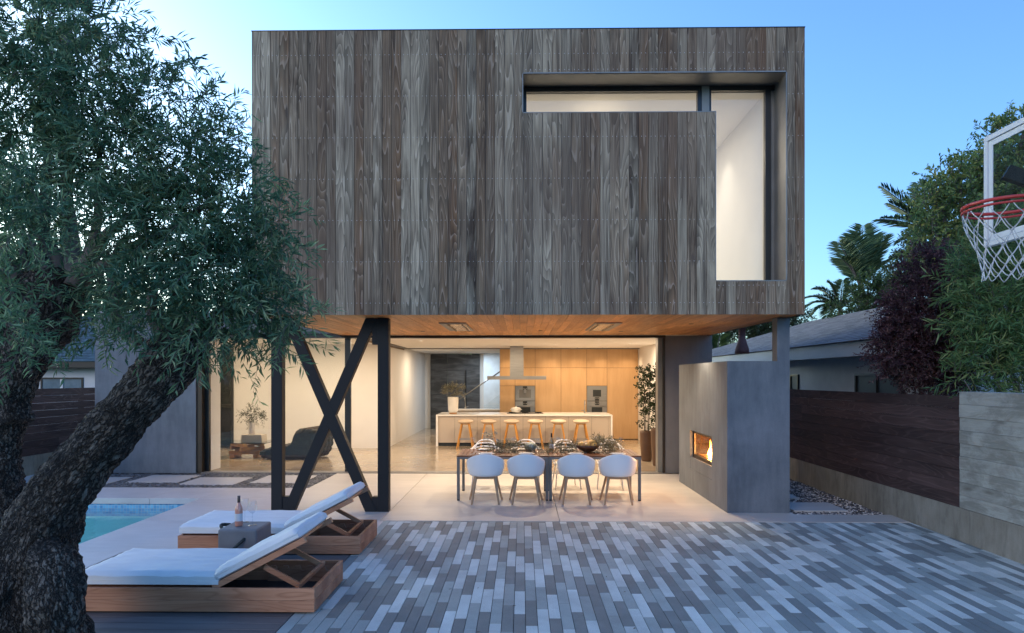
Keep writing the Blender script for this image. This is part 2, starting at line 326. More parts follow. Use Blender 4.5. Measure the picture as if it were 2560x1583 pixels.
M['twig'] = mat('smooth_grey_bark', (0.085, 0.075, 0.07), (0.13, 0.115, 0.105), (12, 12, 12), rough=0.8, bstr=0.2)
M['olive'] = leafmat('olive_leaf', (0.03, 0.075, 0.045), (0.10, 0.20, 0.105), (0.34, 0.44, 0.24))
M['hedge'] = leafmat('bamboo_leaf', (0.05, 0.11, 0.05), (0.15, 0.26, 0.09), (0.40, 0.42, 0.17))
M['purple'] = leafmat('purple_leaf', (0.03, 0.012, 0.02), (0.085, 0.038, 0.052), (0.26, 0.15, 0.15))
M['treeleaf'] = leafmat('broad_tree_leaf', (0.06, 0.13, 0.06), (0.16, 0.24, 0.08), (0.38, 0.36, 0.10))
M['darkleaf'] = leafmat('dark_tree_leaf', (0.025, 0.05, 0.025), (0.06, 0.09, 0.04), (0.11, 0.14, 0.055))
M['limeleaf'] = leafmat('bright_bush_leaf', (0.03, 0.06, 0.02), (0.07, 0.12, 0.035), (0.14, 0.19, 0.05))
M['palmleaf'] = leafmat('palm_leaflet', (0.04, 0.09, 0.05), (0.09, 0.16, 0.08), (0.20, 0.26, 0.12))
M['drygreen'] = leafmat('garland_leaf', (0.10, 0.10, 0.06), (0.20, 0.19, 0.13), (0.32, 0.31, 0.22))
M['potleaf'] = leafmat('houseplant_leaf', (0.012, 0.022, 0.010), (0.03, 0.05, 0.02), (0.06, 0.09, 0.04))
M['soil'] = mat('potting_soil', (0.03, 0.02, 0.015), None, rough=0.9)

# ---------------------------------------------------------------- mesh builder
ORG = {}
class MB:
    def __init__(s): s.v = []; s.f = []; s.r = []; s.tone = []; s.bk = []; s.cur = 0.0; s.ct = 0.5; s.sm = []; s.smooth = False
    def nr(s): s.cur = random.random(); return s
    def add(s, vs, fs):
        b = len(s.v); s.v += [tuple(p) for p in vs]
        for f in fs: s.f.append(tuple(b + i for i in f)); s.r.append(s.cur); s.tone.append(s.ct); s.sm.append(s.smooth)
        return s
    def box(s, x0, x1, y0, y1, z0, z1):
        if x0 > x1: x0, x1 = x1, x0
        if y0 > y1: y0, y1 = y1, y0
        if z0 > z1: z0, z1 = z1, z0
        return s.add([(x0, y0, z0), (x1, y0, z0), (x1, y1, z0), (x0, y1, z0), (x0, y0, z1), (x1, y0, z1), (x1, y1, z1), (x0, y1, z1)],
                     [(0, 3, 2, 1), (4, 5, 6, 7), (0, 1, 5, 4), (1, 2, 6, 5), (2, 3, 7, 6), (3, 0, 4, 7)])
    def bar(s, a, b, w, h=None, w2=None, h2=None, up=(0, 0, 1)):
        """box-section bar from a to b, optional taper"""
        a = Vector(a); b = Vector(b); h = h or w; w2 = w2 or w; h2 = h2 or h
        d = (b - a).normalized(); u = Vector(up)
        if abs(d.dot(u)) > 0.98: u = Vector((0, 1, 0))
        x = d.cross(u).normalized(); y = x.cross(d).normalized()
        vs = []
        for p, ww, hh in ((a, w, h), (b, w2, h2)):
            for i, j in ((-1, -1), (1, -1), (1, 1), (-1, 1)): vs.append(p + x * (i * ww / 2) + y * (j * hh / 2))
        return s.add(vs, [(3, 2, 1, 0), (4, 5, 6, 7), (0, 1, 5, 4), (1, 2, 6, 5), (2, 3, 7, 6), (3, 0, 4, 7)])
    def tube(s, pts, rad, seg=8, cap=True, closed=False):
        pts = [Vector(p) for p in pts]; n = len(pts)
        if not isinstance(rad, (list, tuple)): rad = [rad] * n
        vs = []; px = None
        for i, p in enumerate(pts):
            if closed: d = pts[(i + 1) % n] - pts[i - 1]
            else: d = pts[min(i + 1, n - 1)] - pts[max(i - 1, 0)]
            d = d.normalized() if d.length > 1e-9 else Vector((0, 0, 1))
            if px is None:
                u = Vector((0, 0, 1)) if abs(d.z) < 0.9 else Vector((1, 0, 0)); px = d.cross(u).normalized()
            else:
                px = (px - d * px.dot(d)); px = px.normalized() if px.length > 1e-9 else d.orthogonal().normalized()
            py = d.cross(px)
            for k in range(seg):
                a = 2 * math.pi * k / seg; vs.append(p + (px * math.cos(a) + py * math.sin(a)) * rad[i])
        fs = []
        for i in range(n if closed else n - 1):
            j = (i + 1) % n
            for k in range(seg):
                k2 = (k + 1) % seg; fs.append((i * seg + k, i * seg + k2, j * seg + k2, j * seg + k))
        if cap and not closed: fs += [tuple(range(seg))[::-1], tuple((n - 1) * seg + k for k in range(seg))]
        sm = s.smooth; s.smooth = True; s.add(vs, fs); s.smooth = sm; return s
    def lathe(s, prof, c=(0, 0, 0), seg=24, sx=1.0, sy=1.0):
        """prof: (r, z) list"""
        vs = []; n = len(prof)
        for r, z in prof:
            r = max(r, 1e-4)
            for k in range(seg):
                a = 2 * math.pi * k / seg; vs.append((c[0] + r * sx * math.cos(a), c[1] + r * sy * math.sin(a), c[2] + z))
        fs = [(i * seg + k, i * seg + (k + 1) % seg, (i + 1) * seg + (k + 1) % seg, (i + 1) * seg + k) for i in range(n - 1) for k in range(seg)]
        fs += [tuple(range(seg))[::-1], tuple((n - 1) * seg + k for k in range(seg))]
        sm = s.smooth; s.smooth = True; s.add(vs, fs); s.smooth = sm; return s
    def prism(s, poly, ax, d0, d1):
        """extrude a polygon; ax 'y': poly is (x,z); 'x': poly is (y,z); 'z': poly is (x,y)"""
        n = len(poly)
        def P(p, d): return {'y': (p[0], d, p[1]), 'x': (d, p[0], p[1]), 'z': (p[0], p[1], d)}[ax]
        vs = [P(p, d0) for p in poly] + [P(p, d1) for p in poly]
        fs = [tuple(range(n)), tuple(range(n, 2 * n))[::-1]] + [(i, i + n, (i + 1) % n + n, (i + 1) % n) for i in range(n)]
        return s.add(vs, fs)
    def grid(s, rows, closed_u=False):
        """rows of points -> quads"""
        m = len(rows[0]); vs = [p for r in rows for p in r]; fs = []
        for i in range(len(rows) - 1):
            for k in range(m if closed_u else m - 1):
                k2 = (k + 1) % m; fs.append((i * m + k, i * m + k2, (i + 1) * m + k2, (i + 1) * m + k))
        return s.add(vs, fs)
    def build(s, name, m, parent=None, origin=None, bevel=0.0, fix=True):
        me = bpy.data.meshes.new(name)
        if parent is not None: org = Vector(ORG.get(parent.name, (0, 0, 0)))
        else:
            if origin is None:
                a = np.array(s.v); origin = ((a[:, 0].min() + a[:, 0].max()) / 2, (a[:, 1].min() + a[:, 1].max()) / 2, a[:, 2].min())
            org = Vector(origin)
        me.from_pydata([(p[0] - org.x, p[1] - org.y, p[2] - org.z) for p in s.v], [], s.f)
        at = me.attributes.new('rnd', 'FLOAT', 'FACE'); at.data.foreach_set('value', s.r)
        if any(t != 0.5 for t in s.tone):
            at = me.attributes.new('tone', 'FLOAT', 'FACE'); at.data.foreach_set('value', s.tone)
        if s.bk:
            at = me.attributes.new('bk', 'FLOAT_VECTOR', 'POINT'); at.data.foreach_set('vector', np.array(s.bk, dtype=np.float32).ravel())
        if fix:
            bm = bmesh.new(); bm.from_mesh(me); bmesh.ops.recalc_face_normals(bm, faces=bm.faces); bm.to_mesh(me); bm.free()
        me.polygons.foreach_set('use_smooth', s.sm)
        me.materials.append(m if m else None); me.update()
        o = bpy.data.objects.new(name, me); C.objects.link(o)
        if bevel:
            b = o.modifiers.new('bevel', 'BEVEL'); b.width = bevel; b.segments = 2; b.limit_method = 'ANGLE'; b.angle_limit = R(50)
        if parent is not None: o.parent = parent; ORG[o.name] = tuple(org)
        else: o.location = org; ORG[o.name] = tuple(org)
        return o
def tag(o, label=None, cat=None, group=None, kind=None):
    if label: o['label'] = label
    if cat: o['category'] = cat
    if group: o['group'] = group
    if kind: o['kind'] = kind
    return o
def empty(name, loc, label, cat, group=None):
    o = bpy.data.objects.new(name, None); o.empty_display_size = 0.2; C.objects.link(o); o.location = loc; ORG[o.name] = tuple(loc)
    return tag(o, label, cat, group)
def pempty(name, parent):
    o = bpy.data.objects.new(name, None); C.objects.link(o); o.parent = parent; ORG[o.name] = ORG[parent.name]; return o
def struct(name, mb, m, **k): return tag(mb.build(name, m, **k), kind='structure')
def copy_tree(o, parent=None):
    c = o.copy(); C.objects.link(c)
    if parent is not None: c.parent = parent
    for ch in list(o.children): copy_tree(ch, c)
    return c
def place(o, x, y, z=0, rz=0, label=None):
    o.location = (x, y, z); o.rotation_euler = (0, 0, rz)
    if label: o['label'] = label
    return o
def npmesh(name, V, Fq, rnd, m, parent=None, origin=(0, 0, 0), smooth=False):
    """V (n,3), Fq (k,3 or 4) numpy -> object"""
    org = ORG.get(parent.name, (0, 0, 0)) if parent is not None else origin
    V = V - np.array(org); k = Fq.shape[1]
    me = bpy.data.meshes.new(name); me.vertices.add(len(V)); me.vertices.foreach_set('co', V.astype(np.float32).ravel())
    me.loops.add(Fq.size); me.loops.foreach_set('vertex_index', Fq.astype(np.int32).ravel())
    me.polygons.add(len(Fq)); me.polygons.foreach_set('loop_start', np.arange(0, Fq.size, k, dtype=np.int32))
    try: me.polygons.foreach_set('loop_total', np.full(len(Fq), k, dtype=np.int32))
    except Exception: pass
    at = me.attributes.new('rnd', 'FLOAT', 'FACE'); at.data.foreach_set('value', rnd.astype(np.float32))
    me.update(calc_edges=True); me.validate()
    me.polygons.foreach_set('use_smooth', np.full(len(me.polygons), smooth))
    me.materials.append(m); o = bpy.data.objects.new(name, me); C.objects.link(o)
    if parent is not None: o.parent = parent
    else: o.location = org
    ORG[o.name] = tuple(org); return o
def ray(x, y, Y):
    """world point seen at photo pixel (x, y) at world distance Y"""
    u = (x - 1280) / F; v = (HZ - y) / F; c, s_ = math.cos(YAW), math.sin(YAW)
    dx, dy = u * c - s_, u * s_ + c; k = Y / dy
    return (dx * k, Y, H + v * k)
def unit(a): return a / (np.linalg.norm(a, axis=1, keepdims=True) + 1e-9)
def leaves(base, d, nrm, Ls, Ws, fold=0.25):
    """one folded lance leaf per row -> V, F(tris as quads split)"""
    n = len(base); d = unit(d); side = unit(np.cross(d, nrm)); up = np.cross(side, d)
    Ls = Ls[:, None]; Ws = Ws[:, None]
    mid = base + d * Ls * 0.45
    V = np.stack([base, mid + side * Ws / 2 + up * Ws * fold, base + d * Ls - up * Ls * 0.06, mid - side * Ws / 2 + up * Ws * fold], 1).reshape(-1, 3)
    i = np.arange(n)[:, None] * 4
    Fq = np.concatenate([i + np.array([[0, 1, 2]]), i + np.array([[0, 2, 3]])], 1).reshape(-1, 3)
    return V, Fq
def sprays(blobs, ntw, tl, nleaf, Ll, Lw, droop=0.35, up=0.3, shell=0.0, spread=0.9):
    """twigs scattered in ellipsoid blobs ((x,y,z),(rx,ry,rz)); returns leaf V,F,rnd and twig segments"""
    vol = np.array([max(b[1][0] * b[1][1] * b[1][2], 1e-6) ** 0.8 for b in blobs]); vol /= vol.sum()
    idx = rng.choice(len(blobs), ntw, p=vol)
    c = np.array([b[0] for b in blobs])[idx]; r = np.array([b[1] for b in blobs])[idx]
    dd = unit(rng.normal(size=(ntw, 3))); rr = (shell + (1 - shell) * rng.random(ntw)) ** (1 / 2.2)
    P = c + dd * r * rr[:, None]
    out = unit(dd * 0.9 + rng.normal(size=(ntw, 3)) * 0.6 + np.array([0, 0, up]))
    tone = rng.random(ntw)
    B, D, NN, TT = [], [], [], []
    segs = []
    for j in range(nleaf):
        tt = (j + 0.5) / nleaf
        pos = P + out * (tl * tt) + np.array([0, 0, -1.0]) * (tl * droop * tt * tt)
        tan = unit(out + np.array([0, 0, -2 * droop * tt]))
        sd = unit(np.cross(tan, rng.normal(size=(ntw, 3))))
        dj = unit(tan * (1 - spread * 0.45) + sd * spread)
        B.append(pos); D.append(dj); NN.append(unit(rng.normal(size=(ntw, 3)) + np.array([0, 0, 1.2]))); TT.append(tone)
    B = np.concatenate(B); D = np.concatenate(D); NN = np.concatenate(NN); TT = np.concatenate(TT)
    n = len(B); Ls = Ll * rng.uniform(0.65, 1.25, n); Ws = Lw * rng.uniform(0.75, 1.25, n)
    V, Fq = leaves(B, D, NN, Ls, Ws)
    rn = np.clip(TT * 0.6 + rng.random(n) * 0.45, 0, 1)
    e = P + out * tl + np.array([0, 0, -1.0]) * (tl * droop)
    mpt = P + out * (tl * .5) + np.array([0, 0, -1.0]) * (tl * droop * .25)
    return V, Fq, np.repeat(rn, 2), (P, mpt, e)
def twigmesh(segs, r):
    P, Mi, E = segs; n = len(P); V = []; 
    o = [np.array([r, 0, 0]), np.array([-r / 2, r * .87, 0]), np.array([-r / 2, -r * .87, 0])]
    rings = [P + q for q in o] + [Mi + q * .7 for q in o] + [E + q * .3 for q in o]
    V = np.stack(rings, 1).reshape(-1, 3); i = np.arange(n)[:, None] * 9; fs = []
    for a in (0, 3):
        for k in range(3):
            k2 = (k + 1) % 3; fs.append(i + np.array([[a + k, a + k2, a + 3 + k2, a + 3 + k]]))
    return V, np.concatenate(fs, 1).reshape(-1, 4)
def crown(parent, name, blobs, ntw, tl, nleaf, Ll, Lw, m, twig=None, **k):
    V, Fq, rn, segs = sprays(blobs, ntw, tl, nleaf, Ll, Lw, **k)
    o = npmesh(name, V, Fq, rn, m, parent)
    if twig:
        V2, F2 = twigmesh(segs, twig); npmesh('twigs', V2, F2, np.zeros(len(F2)), M['twig'], parent)
    return o
def blob_px(lst, dep=1.0):
    """(x, y, r_px, Y) in the photo -> ellipsoids at their own distance"""
    o = []
    for x, y, r, Y in lst:
        s = F / Y; p = ray(x, y, Y); o.append((p, (r / s, r / s * dep, r / s)))
    return o
# ================================================================ SETTING: ground and paving
b = MB(); b.box(-150, 150, -60, 250, -2.6, -2.5); struct('ground_far', b, M['ground'])
b = MB()                                                  # soil around, left open for the pool
for x0, x1, y0, y1 in ((-60, -11.5, -15, 80), (-5.15, 60, -15, 80), (-11.5, -5.15, 11.45, 80), (-11.5, -5.15, -15, 1.0)):
    b.box(x0, x1, y0, y1, -2.5, -0.06)
struct('ground', b, M['ground'])
# terrace slabs (joints 6 mm): between the paving and the glass, and the strip towards the right fence
b = MB()
for x0, x1, y0, y1 in ((-3.88, -1.99, 9.5, 14.2), (-1.984, .524, 9.5, 14.2), (.53, 3.3, 9.5, 14.2), (3.306, 5.39, 9.5, 10.02)):
    b.nr().box(x0, x1, y0, y1, -0.12, 0.0)
b.nr().box(3.306, 4.0, 10.026, 14.2, -.12, -.001)
struct('terrace', b, M['terrace'], bevel=0.004)
# pool deck with the pool opening x<-5.35, y<11.23
b = MB()
xs = [-13.0, -11.3, -9.6, -7.9, -6.2, -5.35, -3.886]
for i in range(len(xs) - 2): b.nr().box(xs[i], xs[i + 1] - .004, 11.23, 12.34, -0.1, -0.004)
b.nr().box(-5.354, -3.886, 11.23, 12.34, -.1, -.004)
for y0, y1 in ((9.5, 11.226), (7.76, 9.496), (5.5, 7.756), (3.0, 5.496), (1.0, 2.996)): b.nr().box(-5.35, -3.886 if y0 > 7 else -4.6, y0, y1, -.1, -.004)
for y0, y1 in ((7.76, 9.496),): b.nr().box(-3.882, -1.94, y0, y1, -.1, -.004)
struct('pool_deck', b, M['pooldeck'], bevel=0.005)
# timber decking, boards run left-right
b = MB(); y = 1.6
while y < 7.74:
    b.nr().box(-4.59, -1.945, y, y + .134, -.06, -.002); y += .14
struct('timber_deck', b, M['deck'], bevel=0.003)
# paving: narrow modular pavers, three greys, every paver a block of its own inside the sheet
b = MB(); wv = 0.0985; Lp = 0.622; x = -1.94; row = 0; k0 = 0
seqs = [0.0, 1.0, 0.5, 0.5, 0.0, 1.0, 0.5, 1.0, 0.0, 0.5, 1.0, 0.0]
prev = []
while x < 5.39:
    curc = []
    off = (row * 0.37 + random.uniform(-.06, .06)) % 1.0
    y = 9.492 - Lp * off; last_t = None; first = True
    y1 = 9.492
    while y1 > 1.5:
        y0 = y if first else y1 - Lp
        if y1 - y0 > 0.02:
            b.nr(); r = random.random()
            last = b.ct
            tones = [0.0, 0.5, 1.0]; wts = [.32, .36, .32]
            if last_t in tones: wts[tones.index(last_t)] *= .10
            for (pa, pb_, pt_) in prev:
                if min(pb_, y1) - max(pa, y0) > .12: wts[tones.index(pt_)] *= .45
            b.ct = random.choices(tones, wts)[0]; last_t = b.ct; curc.append((y0, y1, b.ct))
            if b.ct == .5: b.ct = .501
            b.box(x + .0026, min(x + wv, 5.392) - .0026, y0 + .0018, y1 - .0018, -.05, -.006 + random.uniform(-.0008, .0008))
        y1 = y0; first = False
    x += wv; row += 1; prev = curc
b.ct = 0.5
struct('paving', b, M['paver'])
b = MB(); b.box(-1.95, 5.395, 1.4, 9.495, -.06, -.016); struct('paving_bed', b, M['grout'])
nL = 70; P_ = np.column_stack([rng.uniform(-1.8, 5.35, nL), rng.uniform(3.2, 9.4, nL), np.full(nL, .001)]); P_[:30, 0] = 5.37 - rng.random(30) ** 2 * 1.3
a_ = rng.uniform(0, 6.28, nL); V, Fq = leaves(P_, np.column_stack([np.cos(a_), np.sin(a_), np.full(nL, .12)]), np.tile([0, 0, 1.0], (nL, 1)) + rng.normal(size=(nL, 3)) * .2, rng.uniform(.02, .05, nL), rng.uniform(.008, .016, nL))
tag(npmesh('fallen_leaves', V, Fq, rng.random(len(Fq)), leafmat('dry_leaf', (.10, .06, .03), (.16, .11, .05), (.12, .14, .06)), None, (2, 6, 0)), 'a few dry leaves scattered over the paving', 'leaves', kind='stuff')
# right hand gravel strip and left gravel bed
def pebbles(name, x0, x1, y0, y1, n, rmin, rmax, m, zb, holes):
    bm = bmesh.new(); bmesh.ops.create_icosphere(bm, subdivisions=1, radius=1.0)
    V0 = np.array([v.co[:] for v in bm.verts]); F0 = np.array([[v.index for v in f.verts] for f in bm.faces]); bm.free()
    P = np.column_stack([rng.uniform(x0, x1, n), rng.uniform(y0, y1, n)])
    keep = np.ones(n, bool)
    for a0, a1, c0, c1 in holes: keep &= ~((P[:, 0] > a0) & (P[:, 0] < a1) & (P[:, 1] > c0) & (P[:, 1] < c1))
    P = P[keep]; n = len(P)
    r = rng.uniform(rmin, rmax, n)
    S = np.stack([r * rng.uniform(.9, 1.5, n), r * rng.uniform(.7, 1.1, n), r * rng.uniform(.4, .7, n)], 1)
    a = rng.uniform(0, 6.28, n); ca, sa = np.cos(a), np.sin(a)
    V = V0[None] * S[:, None, :] * rng.uniform(.88, 1.12, (n, len(V0), 1)); x = V[:, :, 0] * ca[:, None] - V[:, :, 1] * sa[:, None]; yy = V[:, :, 0] * sa[:, None] + V[:, :, 1] * ca[:, None]
    z = V[:, :, 2] + zb + rng.uniform(0, .012, n)[:, None] + r[:, None] * .3
    V = np.stack([x + P[:, 0:1], yy + P[:, 1:2], z], 2).reshape(-1, 3)
    Fq = (np.arange(n)[:, None, None] * len(V0) + F0[None]).reshape(-1, 3)
    o = npmesh(name, V, Fq, np.repeat(rng.random(n), len(F0)), m, None, ((x0 + x1) / 2, (y0 + y1) / 2, zb), smooth=True)
    return tag(o, kind='stuff')
stonesL = [(-10.1, -9.05, 12.9, 13.9), (-8.9, -7.86, 12.66, 13.6), (-7.6, -6.6, 12.93, 13.9), (-6.47, -5.42, 12.66, 13.6), (-5.2, -4.2, 12.9, 13.9)]
stonesR = [(4.1, 4.92, 10.32, 11.0), (4.05, 4.62, 11.4, 12.3), (4.05, 4.75, 12.75, 13.6)]
grow = lambda L_, e=.012: [(a - e, b_ + e, c - e, d + e) for a, b_, c, d in L_]
gl = pebbles('gravel_bed', -10.2, -3.9, 12.37, 14.15, 13500, .018, .034, M['pebble'], -.03, grow(stonesL)); tag(gl, 'dark grey river pebbles around the square slabs beside the pool', 'gravel')
gr = pebbles('gravel_path', 4.0, 5.36, 10.05, 16, 9500, .011, .022, M['pebble2'], -.035, grow(stonesR)); tag(gr, 'mixed pale and black pebbles between concrete fireplace and right fence', 'gravel')
b = MB(); b.box(-10.3, -3.89, 12.345, 14.2, -.058, -.03); b.box(4.0, 5.38, 10.03, 25, -.058, -.035); struct('gravel_base', b, M['grout'])
stl = ['pale square stepping slab farthest left in the dark pebbles', 'pale square stepping slab seen just right of the leaning trunk', 'pale square stepping slab before the blue concrete wall', 'pale square stepping slab before the tall narrow window', 'pale square stepping slab beside the left steel post']
for (x0, x1, y0, y1), lb in zip(stonesL, stl):
    q = MB(); q.nr().box(x0, x1, y0, y1, -.05, .0); tag(q.build('stepping_slab', M['slab'], bevel=.004), lb, 'stepping slab', 'square slabs in the pebble bed')
str_ = ['wide grey stepping slab beside the fireplace, nearest the paving', 'grey stepping slab behind the nearest one by the right fence', 'farthest grey stepping slab along the right fence']
for (x0, x1, y0, y1), lb in zip(stonesR, str_):
    q = MB(); q.nr().box(x0, x1, y0, y1, -.05, .0); tag(q.build('stepping_slab', M['slab'], bevel=.004), lb, 'stepping slab', 'slabs beside the fireplace')

# ================================================================ POOL
def poolmat():
    m, t = nmat('pool_plaster'); n = noise(t, coords(t, (2, 2, 2)), 1.0, 3)
    return finish(m, t, mixc(t, rng_(t, n, .3, .7), (0.42, 0.62, 0.62), (0.48, 0.68, 0.67)), 0.7)
M['poolp'] = poolmat()
def tilemat():
    m, t = nmat('blue_mosaic')
    br = N(t, 'ShaderNodeTexBrick'); br.offset = 0.0; L(t, coords(t, (1, 1, 1), rnd=False), br.inputs['Vector'])
    tc = N(t, 'ShaderNodeSeparateXYZ'); L(t, coords(t, (1, 1, 1), rnd=False), tc.inputs[0])
    cb = N(t, 'ShaderNodeCombineXYZ'); L(t, math_(t, 'ADD', tc.outputs[0], tc.outputs[1]), cb.inputs[0]); L(t, tc.outputs[2], cb.inputs[1])
    L(t, cb.outputs[0], br.inputs['Vector']); br.inputs['Scale'].default_value = 1.0
    br.inputs['Brick Width'].default_value = 0.05; br.inputs['Row Height'].default_value = 0.05; br.inputs['Mortar Size'].default_value = .002
    br.inputs['Color1'].default_value = (0.03, 0.20, 0.42, 1); br.inputs['Color2'].default_value = (0.12, 0.42, 0.62, 1); br.inputs['Mortar'].default_value = (.3, .4, .45, 1); br.inputs['Bias'].default_value = 0.0
    return finish(m, t, br.outputs['Color'], 0.25)
M['tile'] = tilemat()
b = MB()
px0, px1, py0, py1 = -11.3, -5.35, 1.2, 11.23
b.box(px0, px1, py0, py1, -1.7, -1.6)
b.box(px1, px1 + .2, py0 - .2, py1 + .2, -1.7, -.30); b.box(px0 - .2, px0, py0 - .2, py1 + .2, -1.7, -.1); b.box(px0, px1, py1, py1 + .2, -1.7, -.30); b.box(px0, px1, py0 - .2, py0, -1.7, -.1)
b.box(-6.9, px1 - .001, py0 + .001, 10.4, -1.59, -.62); b.box(-6.4, px1 - .002, 10.4, py1 - .001, -1.59, -.42)
struct('pool_basin', b, M['poolp'])
b = MB(); b.box(px0, px1 + .012, py1 - .012, py1 + .2, -.30, -.105); b.box(px1 - .012, px1 + .2, py0, py1 - .013, -.30, -.105)
b.box(-6.92, -6.86, py0 + .002, 10.41, -.62, -.612); struct('pool_tile_band', b, M['tile'])
def watermat():
    m, t = nmat('pool_water')
    tr = N(t, 'ShaderNodeBsdfTransparent'); tr.inputs[0].default_value = (0.52, 0.84, 0.92, 1)
    gl = N(t, 'ShaderNodeBsdfGlossy'); gl.inputs['Roughness'].default_value = 0.02
    n = noise(t, coords(t, (3, 3, 3), rnd=False), 1.0, 3, 0.5); bp = N(t, 'ShaderNodeBump'); bp.inputs['Strength'].default_value = .35; bp.inputs['Distance'].default_value = .03; L(t, n, bp.inputs['Height'])
    L(t, bp.outputs[0], gl.inputs['Normal']); fr = N(t, 'ShaderNodeLayerWeight'); fr.inputs[0].default_value = .5; L(t, bp.outputs[0], fr.inputs['Normal'])
    mx = N(t, 'ShaderNodeMixShader'); L(t, math_(t, 'ADD', .02, math_(t, 'MULTIPLY', math_(t, 'POWER', fr.outputs['Facing'], 4.5), .8)), mx.inputs[0]); L(t, tr.outputs[0], mx.inputs[1]); L(t, gl.outputs[0], mx.inputs[2])
    o = N(t, 'ShaderNodeOutputMaterial'); L(t, mx.outputs[0], o.inputs[0]); return m
M['water'] = watermat()
b = MB(); b.add([(px0, py0, -.17), (px1 - .013, py0, -.17), (px1 - .013, py1 - .013, -.17), (px0, py1 - .013, -.17)], [(0, 1, 2, 3)]); struct('pool_water', b, M['water'])
def lamp(kind, name, loc, energy, color, parent=None, rot=None, size=.1, spot=100, blend=.6, local=False):
    d = bpy.data.lights.new(name, kind); d.energy = energy * LK; d.color = color
    if kind == 'AREA': d.size = size
    else: d.shadow_soft_size = size
    if kind == 'SPOT': d.spot_size = R(spot); d.spot_blend = blend
    o = bpy.data.objects.new(name, d); C.objects.link(o)
    if parent is not None:
        g = ORG[parent.name]; o.parent = parent; o.location = (loc[0] - g[0], loc[1] - g[1], loc[2] - g[2])
    else: o.location = loc
    if rot: o.rotation_euler = rot
    return o
e = empty('pool_light', (px0 + .02, 9.0, -.75), 'round underwater lamp glowing in the far left pool wall', 'pool light')
b = MB(); b.tube([(px0 + .01, 9.0, -.75), (px0 + .04, 9.0, -.75)], .11, 20); b.build('lens', emit('pool_lamp_lens', (.75, 1, .8), 6), e)
lamp('POINT', 'lamp', (px0 + .25, 9.0, -.75), 70, (.72, 1, .75), e, size=.1)
lamp('POINT', 'lamp', (-7.6, 8.2, -.9), 22, (.78, 1, .7), e, size=.12)

# ================================================================ HOUSE
FX0, FX1, FY, SZ, TZ = -3.84, 3.97, 9.6, 2.893, 6.92
house = empty('house', (0, 14, 0), 'modern two storey house, weathered timber box over an open glass ground floor', 'house')
# --- front cladding
OX0, OX1, OX2 = .017, 2.729, 3.706; OZT, OZM, OZB = 6.294, 5.751, 3.373
b = MB(); scr = MB()
def span(x0, x1, n, segs):
    wd = (x1 - x0) / n
    for i in range(n):
        a = x0 + i * wd; b.nr(); dy = random.uniform(0, .002)
        for z0, z1 in segs: b.box(a + .0028, a + wd - .0028, FY + dy, FY + .022, z0, z1)
        for kz in range(8):
            zz = 6.575 - kz * .586
            if kz == 1 and False: pass
            for z0, z1 in segs:
                if z0 + .03 < zz < z1 - .03:
                    for dx in (.28, .72): scrw.append((a + wd * dx, FY + dy, zz))
scrw = []
span(FX0, OX0, 29, [(SZ, TZ)]); span(OX0, OX1, 20, [(SZ, OZM), (OZT, TZ)]); span(OX1, OX2, 7, [(SZ, OZB), (OZT, TZ)]); span(OX2, FX1, 2, [(SZ, TZ)])
b.build('front_cladding', M['facade'], house)
s = MB()
for i in range(20 + 7):                                   # extra row of screws over the window and under it
    a = OX0 + (i + .28) * .1366
    for dx in (0, .06): scrw.append((a + dx, FY, OZT + .055))
for i in range(7):
    for dx in (.28, .72): scrw.append((OX1 + (i + dx) * .1396, FY, OZB - .07))
for (x, y, z) in scrw:
    vs = [(x + .0055 * math.cos(a * math.pi / 3), y - .0022, z + .0055 * math.sin(a * math.pi / 3)) for a in range(6)]
    s.add(vs, [(5, 4, 3, 2, 1, 0)])
s.build('screws', mat('bright_screw_head', (.6, .57, .53), None, rough=.5), house, fix=False)
# --- sides, back, roof of the box, backing behind the boards
b = MB()
for xs_, sg in ((FX0, 1), (FX1, -1)):
    b = MB(); y = FY + .024
    while y < 21.9:
        b.nr(); x0 = xs_; b.box(x0 + random.uniform(0, .002) * sg, xs_ + .022 * sg, y + .0018, y + .131, SZ, TZ); y += .133
    b.build('side_cladding', M['facade'], house)
b = MB()                                                  # structural shell
b.box(FX0 + .024, OX0 - .02, FY + .024, FY + .2, SZ + .03, TZ - .02)
b.box(OX0 - .02, OX1 - .012, FY + .024, FY + .13, SZ + .03, OZM - .012); b.box(OX0 - .02, OX2 + .02, FY + .024, FY + .2, OZT + .02, TZ - .02)
b.box(OX1 - .012, OX2 + .02, FY + .024, FY + .2, SZ + .03, OZB - .02); b.box(OX2 + .02, FX1 - .024, FY + .024, FY + .2, SZ + .03, TZ - .02)
b.box(FX0 + .024, FX0 + .2, FY + .2, 21.9, SZ + .03, TZ - .02); b.box(FX1 - .2, FX1 - .024, FY + .2, 21.9, SZ + .03, TZ - .02)
b.box(FX0 + .024, FX1 - .024, 21.75, 21.9, SZ + .03, TZ - .02)
b.box(FX0 + .2, FX1 - .2, FY + .2, 21.75, TZ - .3, TZ - .03)
b.box(FX0 + .2, FX1 - .2, FY + .2, 14.3, SZ + .03, SZ + .3)
b.build('shell', M['concdark'], house)
b = MB(); b.box(FX0 - .004, FX1 + .004, FY - .004, FY + .03, TZ, TZ + .012); b.box(FX0 - .004, FX0 + .03, FY + .03, 21.9, TZ, TZ + .012); b.box(FX1 - .03, FX1 + .004, FY + .03, 21.9, TZ, TZ + .012)
b.build('roof_edge', M['frame'], house)
b = MB(); b.box(FX0 + .03, FX1 - .03, FY + .03, 21.9, TZ - .018, TZ - .002); b.build('roof', M['concdark'], house)
